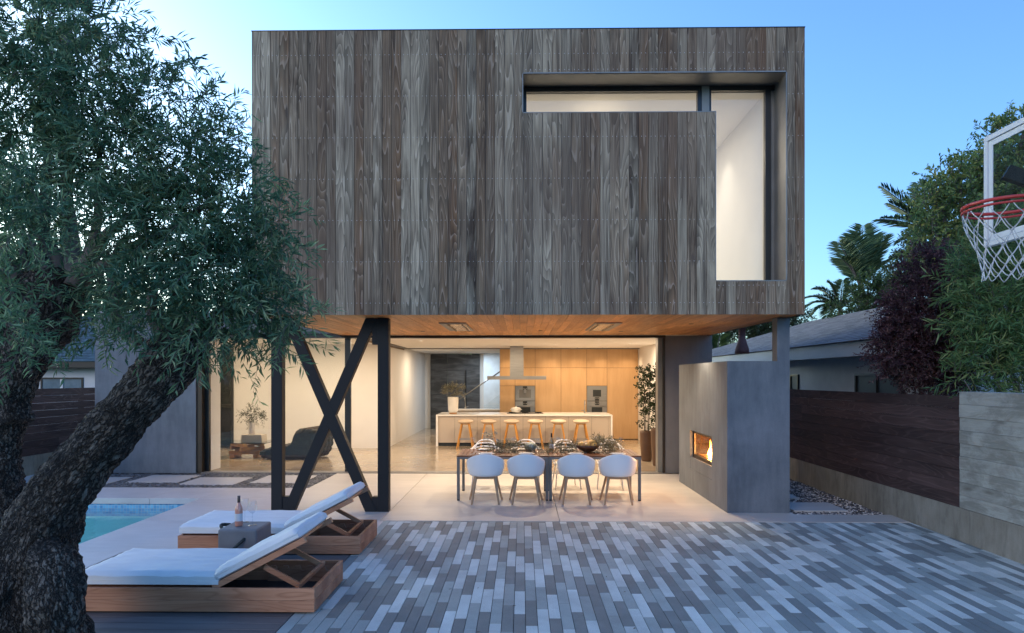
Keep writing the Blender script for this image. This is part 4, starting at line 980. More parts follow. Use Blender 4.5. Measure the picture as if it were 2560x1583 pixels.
# island
IX0, IX1, IY0, IY1, IZ = -2.50, 2.62, 19.72, 21.25, .93
isl = empty('kitchen_island', (0, 20.4, .011), 'long white stone topped kitchen island with waterfall ends', 'kitchen island')
q = MB(); q.box(IX0, IX1, IY0, IY1, IZ - .04, IZ); q.box(IX0, IX0 + .06, IY0 + .001, IY1 - .001, .011, IZ - .04); q.box(IX1 - .05, IX1, IY0 + .001, IY1 - .001, .011, IZ - .04); q.build('stone_top', M['quartz'], isl, bevel=.002)
xs_ = [IX0 + .06] + [(x - 1305) / 86.2 - .012 for x in (1137, 1194, 1251.4, 1308.5, 1365, 1422.5, 1480, 1522)] + [IX1 - .05]
for a, c in zip(xs_[:-1], xs_[1:]):
    q = MB(); q.nr().box(a + .003, c - .003, IY0 + .05, IY0 + .07, .115, IZ - .043); q.build('front_panel', M['lacquer'], isl)
q = MB(); q.box(IX0 + .06, IX1 - .05, IY0 + .10, IY1 - .05, .011, IZ - .045); q.build('plinth', M['curtain'], isl)
hd = empty('range_hood', (.3, 20.6, 2.0), 'brushed steel range hood hanging over the island', 'range hood')
c = ray(1292, 950, 20.6)
q = MB(); q.box(ray(1219, 945, 20.6)[0], ray(1365, 945, 20.6)[0], 20.3, 20.9, 1.95, 2.055); q.build('canopy', M['steel'], hd, bevel=.003)
q = MB(); q.box(c[0] - .205, c[0] + .205, 20.45, 20.75, 2.055, 2.66); q.box(c[0] - .2, c[0] + .2, 20.455, 20.745, 2.66, CZ - .003); q.build('chimney', M['steel'], hd)
hob = empty('gas_hob', (0, 20.6, IZ), 'black gas hob set into the island top below the hood', 'hob')
q = MB(); xa = ray(1268, 1030, 20.6)[0]; xb = ray(1358, 1030, 20.6)[0]; q.box(xa, xb, 20.35, 20.85, IZ + .001, IZ + .008); q.build('plate', M['black'], hob)
q = MB()
for x in (xa + .15, (xa + xb) / 2, xb - .15):
    for y in (20.48, 20.72):
        for a in range(4): q.bar((x, y, IZ + .03), (x + .1 * math.cos(a * 1.57), y + .1 * math.sin(a * 1.57), IZ + .03), .008, .012)
        q.lathe([(.03, .008), (.03, .022)], (x, y, IZ), 12)
q.build('grate', M['black'], hob)
pt = empty('casserole', (ray(1290, 1033, 20.45)[0], 20.48, IZ + .04), 'cream cast iron casserole with lid standing on the hob', 'pot')
px_, py_, pz_ = pt.location
q = MB(); q.lathe([(.10, 0), (.135, .015), (.145, .10), (.15, .105)], (px_, py_, pz_), 24); q.box(px_ - .18, px_ - .14, py_ - .03, py_ + .03, pz_ + .075, pz_ + .09); q.box(px_ + .14, px_ + .18, py_ - .03, py_ + .03, pz_ + .075, pz_ + .09); q.build('pot', M['ceramic'], pt)
q = MB(); q.lathe([(.15, .107), (.14, .125), (.06, .145), (.02, .15), (.015, .16), (.025, .17), (.02, .178)], (px_, py_, pz_), 24); q.build('lid', M['ceramic'], pt)
def tap(x, y, z, h, lb, d=-1):
    e = empty('tap', (x, y, z), lb, 'tap'); q = MB(); pts = [(x, y, z), (x, y, z + h * .8)] + [(x + d * .0, y - .09 + .09 * math.cos(a), z + h * .8 + .09 * math.sin(a)) for a in (.5, 1.0, 1.57, 2.1, 2.7, 3.14)] + [(x, y - .18, z + h * .65)]
    q.tube(pts, .014, 8); q.lathe([(.028, 0), (.028, .05), (.018, .06)], (x, y, z), 12); q.build('spout', M['steel'], e)
    q = MB(); q.tube([(x, y, z + .06), (x + d * .10, y, z + .08)], .012, 8); q.build('lever', M['steel'], e)
p = ray(1461.5, 1031, 20.9); tap(p[0], 20.9, IZ, .38, 'tall chrome tap at the right end of the island')
p = ray(1163, 1020, 23.3); tap(p[0], 23.35, .93, .42, 'tall steel tap on the white back counter', 1)
def plantbits(e, c, r, n, tl, nl, ll, lw, m, **k): crown(e, 'foliage', [(c, r)], n, tl, nl, ll, lw, M[m], **k)
p = ray(1132.7, 1033, 20.3); e = empty('potted_plant', (p[0], 20.3, IZ), 'white tapered vase of small leafy branches on the left end of the island', 'plant')
q = MB(); q.lathe([(.125, .035), (.15, .12), (.163, .45), (.163, .5), (.15, .5), (.145, .47)], (p[0], 20.3, IZ + .001), 28); q.build('vase', M['ceramic'], e); q = MB(); q.lathe([(.11, 0), (.125, .035)], (p[0], 20.3, IZ + .001), 28); q.build('vase_foot', M['crate'], e)
plantbits(e, (p[0] + .03, 20.3, IZ + .68), (.34, .28, .17), 110, .13, 9, .045, .024, 'drygreen', twig=.004, droop=-.1)
# bar stools
def stool():
    e = empty('bar_stool', (0, 0, 0), '', 'bar stool', 'bar stools along the island'); q = MB(); q.smooth = True
    rows = []; nu = 28
    for s_ in (0, .35, .7, .95, 1.0):
        rows.append([(.225 * s_ * math.cos(a), .19 * s_ * math.sin(a), .715 + .035 * s_ ** 3 + (.045 * s_ ** 3 if math.sin(a) < 0 else .0) * abs(math.sin(a)) + .015) for a in [2 * math.pi * k / nu for k in range(nu)]])
    for s_ in (.98, .8, .55, .3, 0):
        rows.append([(.222 * s_ * math.cos(a), .187 * s_ * math.sin(a), .715 + .035 * s_ ** 3 + (.045 * s_ ** 3 if math.sin(a) < 0 else .0) * abs(math.sin(a)) - .012 - .035 * (1 - s_ ** 2)) for a in [2 * math.pi * k / nu for k in range(nu)]])
    q.grid(rows, closed_u=True); q.build('seat', M['stoolseat'], e)
    for sx_ in (-1, 1):
        for sy_ in (-1, 1):
            q = MB(); q.bar((sx_ * .10, sy_ * .09, .69), (sx_ * .225, sy_ * .21, .0), .04, .035, .026, .026); q.build('leg', M['amber'], e, bevel=.003)
    q = MB()
    q.bar((-.10, -.09, .685), (.10, -.09, .685), .03, .03); q.bar((-.10, .09, .685), (.10, .09, .685), .03, .03); q.build('seat_frame', M['amber'], e)
    q = MB(); z = .25
    q.bar((-.17, -.165, z), (.17, -.165, z), .018); q.bar((-.17, .165, z), (.17, .165, z), .018); q.bar((-.175, -.16, z), (-.175, .16, z), .016); q.bar((.175, -.16, z), (.175, .16, z), .016); q.build('footrest', M['steel'], e); return e
s0 = stool()
so_ = ['leftmost of the six', 'second from the left', 'third from the left, below the hood', 'fourth from the left', 'fifth from the left', 'rightmost of the six']
for i, x in enumerate((1163.6, 1221.4, 1278.5, 1337.8, 1395.8, 1452.9)):
    o = s0 if i == 0 else copy_tree(s0); p = ray(x, 1050, 19.3); place(o, p[0], 19.3, .011, math.pi + random.uniform(-.1, .1), 'white shell bar stool on amber oak legs, ' + so_[i])

# ================================================================ LIVING CORNER
tb = empty('coffee_table', (-6.95, 16.9, .011), 'low coffee table, smoked glass top over stacked pine blocks', 'coffee table')
TX, TY = ray(618, 1150, 17.0)[0], 17.0
q = MB(); q.box(TX - .72, TX + .62, TY - .42, TY + .5, .385, .4); q.build('glass_top', glassmat('table_glass', (.6, .68, .66), 1.5), tb)
q = MB(); 
for z, a in ((.013, .1), (.20, -.75)):
    for dx, dy in ((-.28, 0), (.28, 0)):
        ca, sa = math.cos(a), math.sin(a)
        q.nr().bar((TX + dx * ca - .30 * -sa, TY + dx * sa - .30 * ca, z + .045), (TX + dx * ca + .30 * -sa, TY + dx * sa + .30 * ca, z + .045), .11, .085)
    for dx, dy in ((0, -.22), (0, .22)):
        q.nr().bar((TX - .36 * ca - dy * sa, TY - .36 * sa + dy * ca, z + .135), (TX + .36 * ca - dy * sa, TY + .36 * sa + dy * ca, z + .135), .11, .085)
q.build('wooden_base', M['crate'], tb, bevel=.004)
p = ray(636, 1105, 17.0)
for i in range(4):
    q = MB(); z = .401 + i * .046; w_ = .26 - i * .004; q.box(p[0] - w_, p[0] + w_, TY - .19, TY + .17, z, z + .044); tag(q.build('book', M['books'], bevel=.003), ['bottom', 'second lowest', 'third', 'top'][i] + (' cream' if i % 2 else ' tan') + ' book in the stack on the glass table', 'book', 'books on the glass table')
vx = ray(629, 1080, 17.0)[0]; e = empty('flower_vase', (vx, TY, .585), 'white marble cylinder vase with olive sprigs on the book stack', 'vase')
q = MB(); q.lathe([(.075, 0), (.078, .02), (.078, .34), (.068, .34), (.066, .3)], (vx, TY, .586), 24); q.build('vase', M['marble'], e)
plantbits(e, (vx + .03, TY, 1.03), (.34, .25, .13), 46, .17, 11, .06, .013, 'potleaf', twig=.003, droop=.3); plantbits(e, (vx, TY, 1.12), (.14, .12, .14), 26, .17, 10, .06, .013, 'potleaf', twig=.003, droop=.0)
# quilted floor sofa (profile in X-Z, faces left)
prof = [(-.98, .10), (-1.02, .18), (-.93, .26), (-.72, .33), (-.50, .385), (-.30, .375), (-.14, .40), (-.04, .55), (0.0, .70), (.06, .80), (.18, .85), (.34, .86), (.50, .83), (.62, .74), (.68, .58), (.68, .40), (.62, .20), (.50, .05), (.20, .0), (-.30, .0), (-.75, .0), (-.92, .03)]
def catmull(P, n=4):
    o = []
    for i in range(len(P)):
        p0, p1, p2, p3 = [Vector((*P[(i + k) % len(P)], 0)) for k in (-1, 0, 1, 2)]
        for j in range(n):
            t = j / n; o.append(0.5 * ((2 * p1) + (-p0 + p2) * t + (2 * p0 - 5 * p1 + 4 * p2 - p3) * t * t + (-p0 + 3 * p1 - 3 * p2 + p3) * t ** 3))
    return [(v.x, v.y) for v in o]
pr = catmull(prof, 5); cxm, czm = -.1, .3
SX, SY = ray(757, 1100, 16.9)[0], 16.9
e = empty('floor_sofa', (SX, SY, .011), 'low charcoal quilted floor sofa without legs', 'sofa')
q = MB(); q.smooth = True; rows = []; W = .9; ny = 40
for j in range(ny + 1):
    v = j / ny; yy = -W / 2 + W * v; edge = min(v, 1 - v); rs = 1 - .22 * max(0, 1 - edge / .10) ** 2.2
    rowp = []
    for i, (x, z) in enumerate(pr):
        s_ = i / len(pr) * 30; bump = .045 * abs(math.sin(math.pi * s_ * .8)) ** .6 + .02 * abs(math.sin(math.pi * v * 5)) ** .5 if (z > .02) else 0
        dx, dz = x - cxm, z - czm; ln = math.hypot(dx, dz) + 1e-6; k = rs + (bump - .02) / ln
        X = cxm + dx * k; Z = max(0, czm + dz * k)
        rowp.append((SX + X * .84 + .18 * yy, SY + yy, .011 + Z * .86))
    rows.append(rowp)
q.grid(rows, closed_u=True); n = len(pr); q.add([rows[0][i] for i in range(n)], [tuple(range(n))]); q.add([rows[-1][i] for i in range(n)], [tuple(range(n))[::-1]])
q.build('quilted_body', M['leather'], e)
# potted trees right
for x, Y, ht, lb, fz, fx in ((1616.5, 16.35, .72, 'slim tapered brown planter with leafy tree, the shorter one', 2.2, .0), (1645, 15.5, .85, 'tall tapered brown planter with leafy tree, nearest the glass opening', 2.25, .0)):
    p = ray(x, 1100, Y); e = empty('potted_tree', (p[0], Y, .011), lb, 'potted tree', 'brown planters inside the opening')
    q = MB(); q.lathe([(.115, 0), (.125, .03), (.155, ht * .6), (.16, ht * .93), (.158, ht), (.14, ht), (.135, ht - .05)], (p[0], Y, .012), 28); q.build('planter', M['brownpot'], e)
    q = MB(); q.lathe([(.137, ht - .04), (.10, ht - .03)], (p[0], Y, .011), 20); q.build('soil', M['soil'], e)
    q = MB()
    for k in range(4):
        a = k * 1.7; q.tube([(p[0] + .05 * math.cos(a), Y + .05 * math.sin(a), ht - .03), (p[0] + .07 * math.cos(a), Y + .07 * math.sin(a), 1.3), (p[0] + .1 * math.cos(a + .5), Y + .1 * math.sin(a + .5), 1.9)], [.012, .01, .006], 6)
    q.build('stem', M['twig'], e)
    bl = [((p[0] - .02, Y, 1.75), (.23, .22, .35)), ((p[0] + .02, Y, 1.35), (.20, .2, .3)), ((p[0] - .04, Y, 2.1), (.2, .2, .16)), ((p[0], Y, 1.0), (.15, .15, .2))]
    crown(e, 'foliage', bl, 150, .14, 7, .065, .038, M['potleaf'], droop=.2)

# ================================================================ DINING TABLE ×2
def table():
    e = empty('dining_table', (0, 0, 0), '', 'table', 'square tables pushed together'); w_, d_ = 1.498, 1.02; h = .735
    q = MB(); x = -w_ / 2 + .004; 
    q.box(-w_ / 2, -w_ / 2 + .004, -d_ / 2, d_ / 2, h - .022, h)
    q = MB(); n = 21; pw = (w_ - .01) / n
    for i in range(n): q.nr().box(-w_ / 2 + .005 + i * pw + .004, -w_ / 2 + .005 + (i + 1) * pw - .004, -d_ / 2 + .05, d_ / 2 - .05, h - .022, h)
    q.nr().box(-w_ / 2, w_ / 2, -d_ / 2, -d_ / 2 + .045, h - .022, h); q.nr().box(-w_ / 2, w_ / 2, d_ / 2 - .045, d_ / 2, h - .022, h)
    q.build('slatted_top', M['table_wood'], e, bevel=.002)
    q = MB()
    q.box(-w_ / 2 + .002, w_ / 2 - .002, -d_ / 2 + .003, -d_ / 2 + .04, h - .06, h - .0225); q.box(-w_ / 2 + .002, w_ / 2 - .002, d_ / 2 - .04, d_ / 2 - .003, h - .06, h - .0225)
    for x in (-w_ / 2 + .002, w_ / 2 - .04): q.box(x, x + .038, -d_ / 2 + .041, d_ / 2 - .041, h - .06, h - .0225)
    q.build('frame', M['alu'], e)
    for sx_ in (-1, 1):
        for sy_ in (-1, 1):
            x, y = sx_ * (w_ / 2 - .026), sy_ * (d_ / 2 - .028); q = MB(); q.box(x - .023, x + .023, y - .023, y + .023, .02, h - .0605); l_ = q.build('leg', M['alu'], e, bevel=.002)
            q = MB(); q.box(x - .021, x + .021, y - .021, y + .021, 0, .02); q.build('foot', M['black'], l_)
    return e
TYC = 11.57
t0 = table(); place(t0, -.315, TYC, 0, 0, 'slatted wooden table on aluminium legs, left half of the dining setting'); t1 = copy_tree(t0); place(t1, 1.187, TYC, 0, 0, 'slatted wooden table on aluminium legs, right half carrying the fruit bowl')
# shell armchair (seen from the back): local -Y is the back
def shell_chair():
    e = empty('armchair', (0, 0, 0), '', 'armchair', 'white shell armchairs on the near side'); nu = 48; rows = []
    def H(a):   # a: 0 = front, pi = back
        c = (1 - math.cos(a)) / 2
        return .455 + .355 * (c ** .42) - .03 * math.exp(-((a - math.pi) ** 2) * 0) * 0 - .06 * (math.sin(a) ** 2) * (1 if c > .1 else 0)
    rows = []
    for s_ in (0, .25, .5, .75, .95): rows.append([(.235 * s_ * math.sin(a), .225 * s_ * math.cos(a), .445 - .012 * (1 - s_) + 0) for a in [2 * math.pi * k / nu for k in range(nu)]])
    for t_ in (.06, .14, .25, .38, .52, .66, .8, .92, 1.0):
        row = []
        for k in range(nu):
            a = 2 * math.pi * k / nu; aa = a if a <= math.pi else 2 * math.pi - a; h = H(aa) - .445
            th = t_ * math.pi / 2
            ro = 1.0 + .27 * math.sin(th) ** .8; zz = .445 + h * (1 - math.cos(th)) ** 1.0 * .55 + h * t_ * .45
            fr_ = 1 if math.cos(a) < 0.3 else 1 - .0 
            row.append((.235 * ro * math.sin(a) * 1.0, .225 * (ro if math.cos(a) < 0 else 1 + .1 * math.sin(th)) * math.cos(a), zz))
        rows.append(row)
    q = MB(); q.smooth = True; q.grid(rows, closed_u=True); o = q.build('shell', M['plastic'], e)
    sm = o.modifiers.new('thick', 'SOLIDIFY'); sm.thickness = .009; sm.offset = 1; ss = o.modifiers.new('sub', 'SUBSURF'); ss.levels = 1; ss.render_levels = 1
    q = MB()
    for a, c in (((-.15, -.13), (.15, -.13)), ((-.16, .16), (.16, .16)), ((-.15, -.13), (-.16, .16)), ((.15, -.13), (.16, .16))): q.bar((*a, .415), (*c, .415), .022, .04)
    q.build('under_frame', M['beech'], e)
    for (xa, ya, xb, yb) in ((-.15, -.13, -.215, -.215), (.15, -.13, .215, -.215), (-.16, .16, -.265, .235), (.16, .16, .265, .235)):
        q = MB(); q.bar((xa, ya, .43), (xb, yb, 0), .038, .034, .024, .022); q.build('leg', M['beech'], e, bevel=.003)
    return e
c0 = shell_chair(); lb = ['leftmost of the four near the viewer', 'second from the left on the near side', 'third from left, before the fruit bowl', 'rightmost of the four near the viewer']
for i, (x, rz) in enumerate(((1213.8, .03), (1314.8, .0), (1440.6, -.05), (1544.3, -.06))):
    o = c0 if i == 0 else copy_tree(c0); p = ray(x, 1200, 10.9); place(o, p[0], 10.92, 0, rz, 'white shell armchair on pale oak legs, ' + lb[i])
# woven-back chair with three crossing hoops (seen from the front): local -Y faces viewer
def hoop_chair():
    e = empty('hoop_back_chair', (0, 0, 0), '', 'chair', 'white hoop back chairs on the far side'); rs = .0125
    nu = 28; rows = []
    for s_ in (0, .4, .75, .95, 1.0): rows.append([(.235 * s_ * math.copysign(abs(math.cos(a)) ** .8, math.cos(a)), .22 * s_ * math.copysign(abs(math.sin(a)) ** .8, math.sin(a)), .455 - .01 * (1 - s_)) for a in [2 * math.pi * k / nu for k in range(nu)]])
    for s_ in (1.0, .9, .5, 0): rows.append([(.235 * s_ * math.copysign(abs(math.cos(a)) ** .8, math.cos(a)), .22 * s_ * math.copysign(abs(math.sin(a)) ** .8, math.sin(a)), .435) for a in [2 * math.pi * k / nu for k in range(nu)]])
    q = MB(); q.smooth = True; q.grid(rows, closed_u=True); q.build('seat', M['plastic'], e)
    def smooth(P, n=6):
        o = []; P = [Vector(p) for p in P]
        for i in range(len(P) - 1):
            p0, p1, p2, p3 = P[max(i - 1, 0)], P[i], P[i + 1], P[min(i + 2, len(P) - 1)]
            for j in range(n):
                t = j / n; o.append(0.5 * ((2 * p1) + (-p0 + p2) * t + (2 * p0 - 5 * p1 + 4 * p2 - p3) * t * t + (-p0 + 3 * p1 - 3 * p2 + p3) * t ** 3))
        return o + [P[-1]]
    # hoop A: arms low in front, dips across the back; B: high arch; C: middle arch leaning
    hoops = [[(-.21, -.20, .44), (-.275, -.10, .58), (-.285, .0, .665), (-.24, .14, .70), (-.12, .25, .72), (0, .275, .725), (.12, .25, .72), (.24, .14, .70), (.285, .0, .665), (.275, -.10, .58), (.21, -.20, .44)],
             [(-.20, .16, .45), (-.20, .19, .62), (-.17, .23, .77), (-.09, .26, .835), (0, .27, .845), (.09, .26, .835), (.17, .23, .77), (.20, .19, .62), (.20, .16, .45)],
             [(-.22, .04, .45), (-.265, .08, .60), (-.225, .16, .72), (-.12, .235, .78), (0, .26, .79), (.12, .235, .78), (.225, .16, .72), (.265, .08, .60), (.22, .04, .45)]]
    for hp in hoops: q = MB(); q.tube(smooth(hp), rs, 8); q.build('back_hoop', M['plastic'], e)
    for (xa, ya, xb, yb) in ((-.19, -.17, -.23, -.23), (.19, -.17, .23, -.23), (-.17, .16, -.22, .25), (.17, .16, .22, .25)):
        q = MB(); q.tube([(xa, ya, .44), (xb, yb, 0)], [.017, .010], 8); q.build('leg', M['plastic'], e)
    return e
h0 = hoop_chair(); lb = ['leftmost on the far side of the table', 'second from the left, behind the green squash', 'third from the left, behind wine bottle', 'rightmost, behind the leafy end of the garland']
for i, (x, rz) in enumerate(((1213, .0), (1316, .05), (1415, .12), (1524, -.1))):
    o = h0 if i == 0 else copy_tree(h0); p = ray(x, 1100, 12.45); place(o, p[0], 12.42, 0, rz, 'white chair with crossing hoop back, ' + lb[i])
# ---- things on the table
ZT_ = .736
def wineglass(sc=1.0):
    e = empty('wine_glass', (0, 0, 0), '', 'wine glass'); q = MB(); q.lathe([(.038, 0), (.036, .003), (.006, .008), (.0035, .02), (.0035, .10), (.008, .112)], (0, 0, 0), 16); q.build('stem', M['wineg'], e)
    q = MB(); q.smooth = True; pr_ = [(.002, .11), (.02, .118), (.037, .14), (.044, .165), (.042, .19), (.034, .225)]; rows = [[(r * math.cos(a * math.pi / 10), r * math.sin(a * math.pi / 10), z) for a in range(20)] for r, z in pr_]; q.grid(rows, closed_u=True); q.build('bowl', M['wineg'], e); return e
wg = wineglass()
wl = [(1183, 1126, 12.0, 'wine glass on the far left corner of the table'), (1284, 1122, 12.0, 'wine glass at the second far place setting'), (1396, 1122, 12.0, 'wine glass just right of the white wine bottle'), (1464, 1131, 11.4, 'wine glass in front of the fruit bowl'), (1489, 1122, 12.0, 'wine glass behind the fruit bowl'), (1553, 1126, 11.9, 'wine glass at the right end of the table'), (1242, 1130, 11.6, 'wine glass among the garland before the leftmost hoop chair'), (1344, 1130, 11.6, 'wine glass beside the green squash')]
for i, (x, y, Y, lb) in enumerate(wl):
    o = wg if i == 0 else copy_tree(wg); p = ray(x, y, Y); place(o, p[0], Y, ZT_, 0, lb); o['group'] = 'wine glasses on the dining table'
for x, lb in ((1464 - 1, 'front'),): pass
def plate():
    e = empty('plate', (0, 0, 0), '', 'plate', 'place settings on the dining table'); q = MB(); q.lathe([(.09, 0), (.135, .012), (.137, .016), (.09, .006), (.02, .005)], (0, 0, 0), 28); q.build('dish', M['ceramic'], e)
    q = MB(); q.box(-.10, .10, -.055, .055, .016, .026); q.build('napkin', M['fabric'], e, bevel=.003); return e
pl0 = plate()
pls = [(1216, 11.22, 'near side, at the leftmost shell chair'), (1316, 11.22, 'near side, at the second shell chair'), (1440, 11.22, 'near side, at the third shell chair'), (1544, 11.22, 'near side, at the rightmost shell chair'), (1214, 11.92, 'far side, at the leftmost hoop chair'), (1312, 11.92, 'far side, behind the squash'), (1420, 11.92, 'far side, behind the garland middle'), (1524, 11.92, 'far side, at the rightmost hoop chair')]
for i, (x, Y, lb) in enumerate(pls):
    o = pl0 if i == 0 else copy_tree(pl0); p = ray(x, 1130, Y); place(o, p[0], Y, ZT_ + .001, 0, 'white plate with folded napkin, ' + lb)
def bottle(name, loc, m, lb, foil, h=.31, r=.037):
    e = empty(name, loc, lb, 'bottle'); x, y, z = loc
    q = MB(); q.lathe([(r * .9, 0), (r, .008), (r, h * .55), (r * .8, h * .64), (.0145, h * .76), (.014, h * .80)], (x, y, z), 20); q.build('glass_body', m, e)
    q = MB(); q.lathe([(.0155, h * .78), (.0155, h), (.012, h)], (x, y, z), 16); q.build('foil_cap', foil, e)
    q = MB(); rows = [[(x + (r + .0012) * math.cos(a), y + (r + .0012) * math.sin(a), z + zz) for a in [math.pi * (1.0 + .1 * k) for k in range(11)]] for zz in (h * .17, h * .42)]; q.grid(rows); q.build('paper_label', M['label'], e); return e
p = ray(1379, 1130, 11.75); bottle('wine_bottle', (p[0], 11.75, ZT_), M['greenbottle'], 'white wine bottle standing in the middle of the dining table', M['black'])
p = ray(1469, 1125, 11.62); e = empty('fruit_bowl', (p[0], 11.62, ZT_), 'dark wooden bowl heaped with yellow fruit on the table', 'bowl')
q = MB(); q.smooth = True; pr_ = [(.05, 0.0), (.11, .02), (.18, .07), (.225, .125), (.22, .125), (.17, .078), (.10, .035), (.002, .03)]; q.grid([[(p[0] + r * math.cos(a * math.pi / 14), 11.62 + r * math.sin(a * math.pi / 14), ZT_ + z) for a in range(28)] for r, z in pr_], closed_u=True); q.build('bowl', M['bowl'], e)
fl = ['left', 'right', 'middle', 'back left', 'front']
for i, (dx, dy, dz, r) in enumerate(((-.10, -.02, .13, .065), (.08, .0, .15, .08), (-.01, -.06, .12, .055), (0, .09, .14, .065), (.10, -.10, .12, .05))):
    q = MB(); prf = [(r * math.sin(math.pi * k / 10), -r * .78 * math.cos(math.pi * k / 10)) for k in range(11)]; q.lathe(prf, (0, 0, 0), 20)
    q.v = [(p[0] + dx + v[0] * (1 + .05 * math.sin(7 * math.atan2(v[1], v[0]))), 11.62 + dy + v[1] * (1 + .05 * math.sin(7 * math.atan2(v[1], v[0]))), ZT_ + dz + v[2]) for v in q.v]
    tag(q.build('squash', M['fruit']), 'small yellow squash in the wooden bowl, the %s one' % fl[i], 'squash', 'yellow squashes in the bowl')
pq = ray(1326, 1125, 11.7); q = MB(); r = .10; prf = [(r * math.sin(math.pi * k / 12) ** .8, -r * .75 * math.cos(math.pi * k / 12)) for k in range(13)]; q.lathe(prf, (0, 0, 0), 40)
q.v = [(pq[0] + v[0] * (1 + .06 * math.cos(10 * math.atan2(v[1], v[0]))), 11.7 + v[1] * (1 + .06 * math.cos(10 * math.atan2(v[1], v[0]))), ZT_ + .08 + v[2]) for v in q.v]
tag(q.build('squash', M['pumpkin']), 'grey-green ribbed squash among the garland before the second far chair', 'squash')
e = empty('garland', (ray(1360, 1130, 11.6)[0], 11.6, ZT_), 'loose garland of dry olive and eucalyptus sprigs along the table', 'garland')
gb = []
for x, y, rx, rz, Y in ((1240, 1126, .16, .06, 11.6), (1280, 1122, .24, .085, 11.6), (1350, 1130, .2, .04, 11.55), (1400, 1123, .24, .06, 11.6), (1428, 1120, .12, .07, 11.7), (1512, 1115, .19, .13, 11.55), (1535, 1124, .12, .07, 11.5), (1495, 1108, .1, .08, 11.7)):
    pp = ray(x, y, Y); gb.append(((pp[0], Y, max(pp[2], ZT_ + rz * .8)), (rx, .16, rz)))
crown(e, 'foliage', gb, 420, .12, 9, .045, .012, M['drygreen'], twig=.003, droop=.1)
pp = ray(1237, 1085, 11.7); crown(e, 'eucalyptus_sprig', [((pp[0], 11.7, .93), (.12, .08, .10))], 9, .12, 5, .04, .035, M['pumpkin'], twig=.002, droop=0)

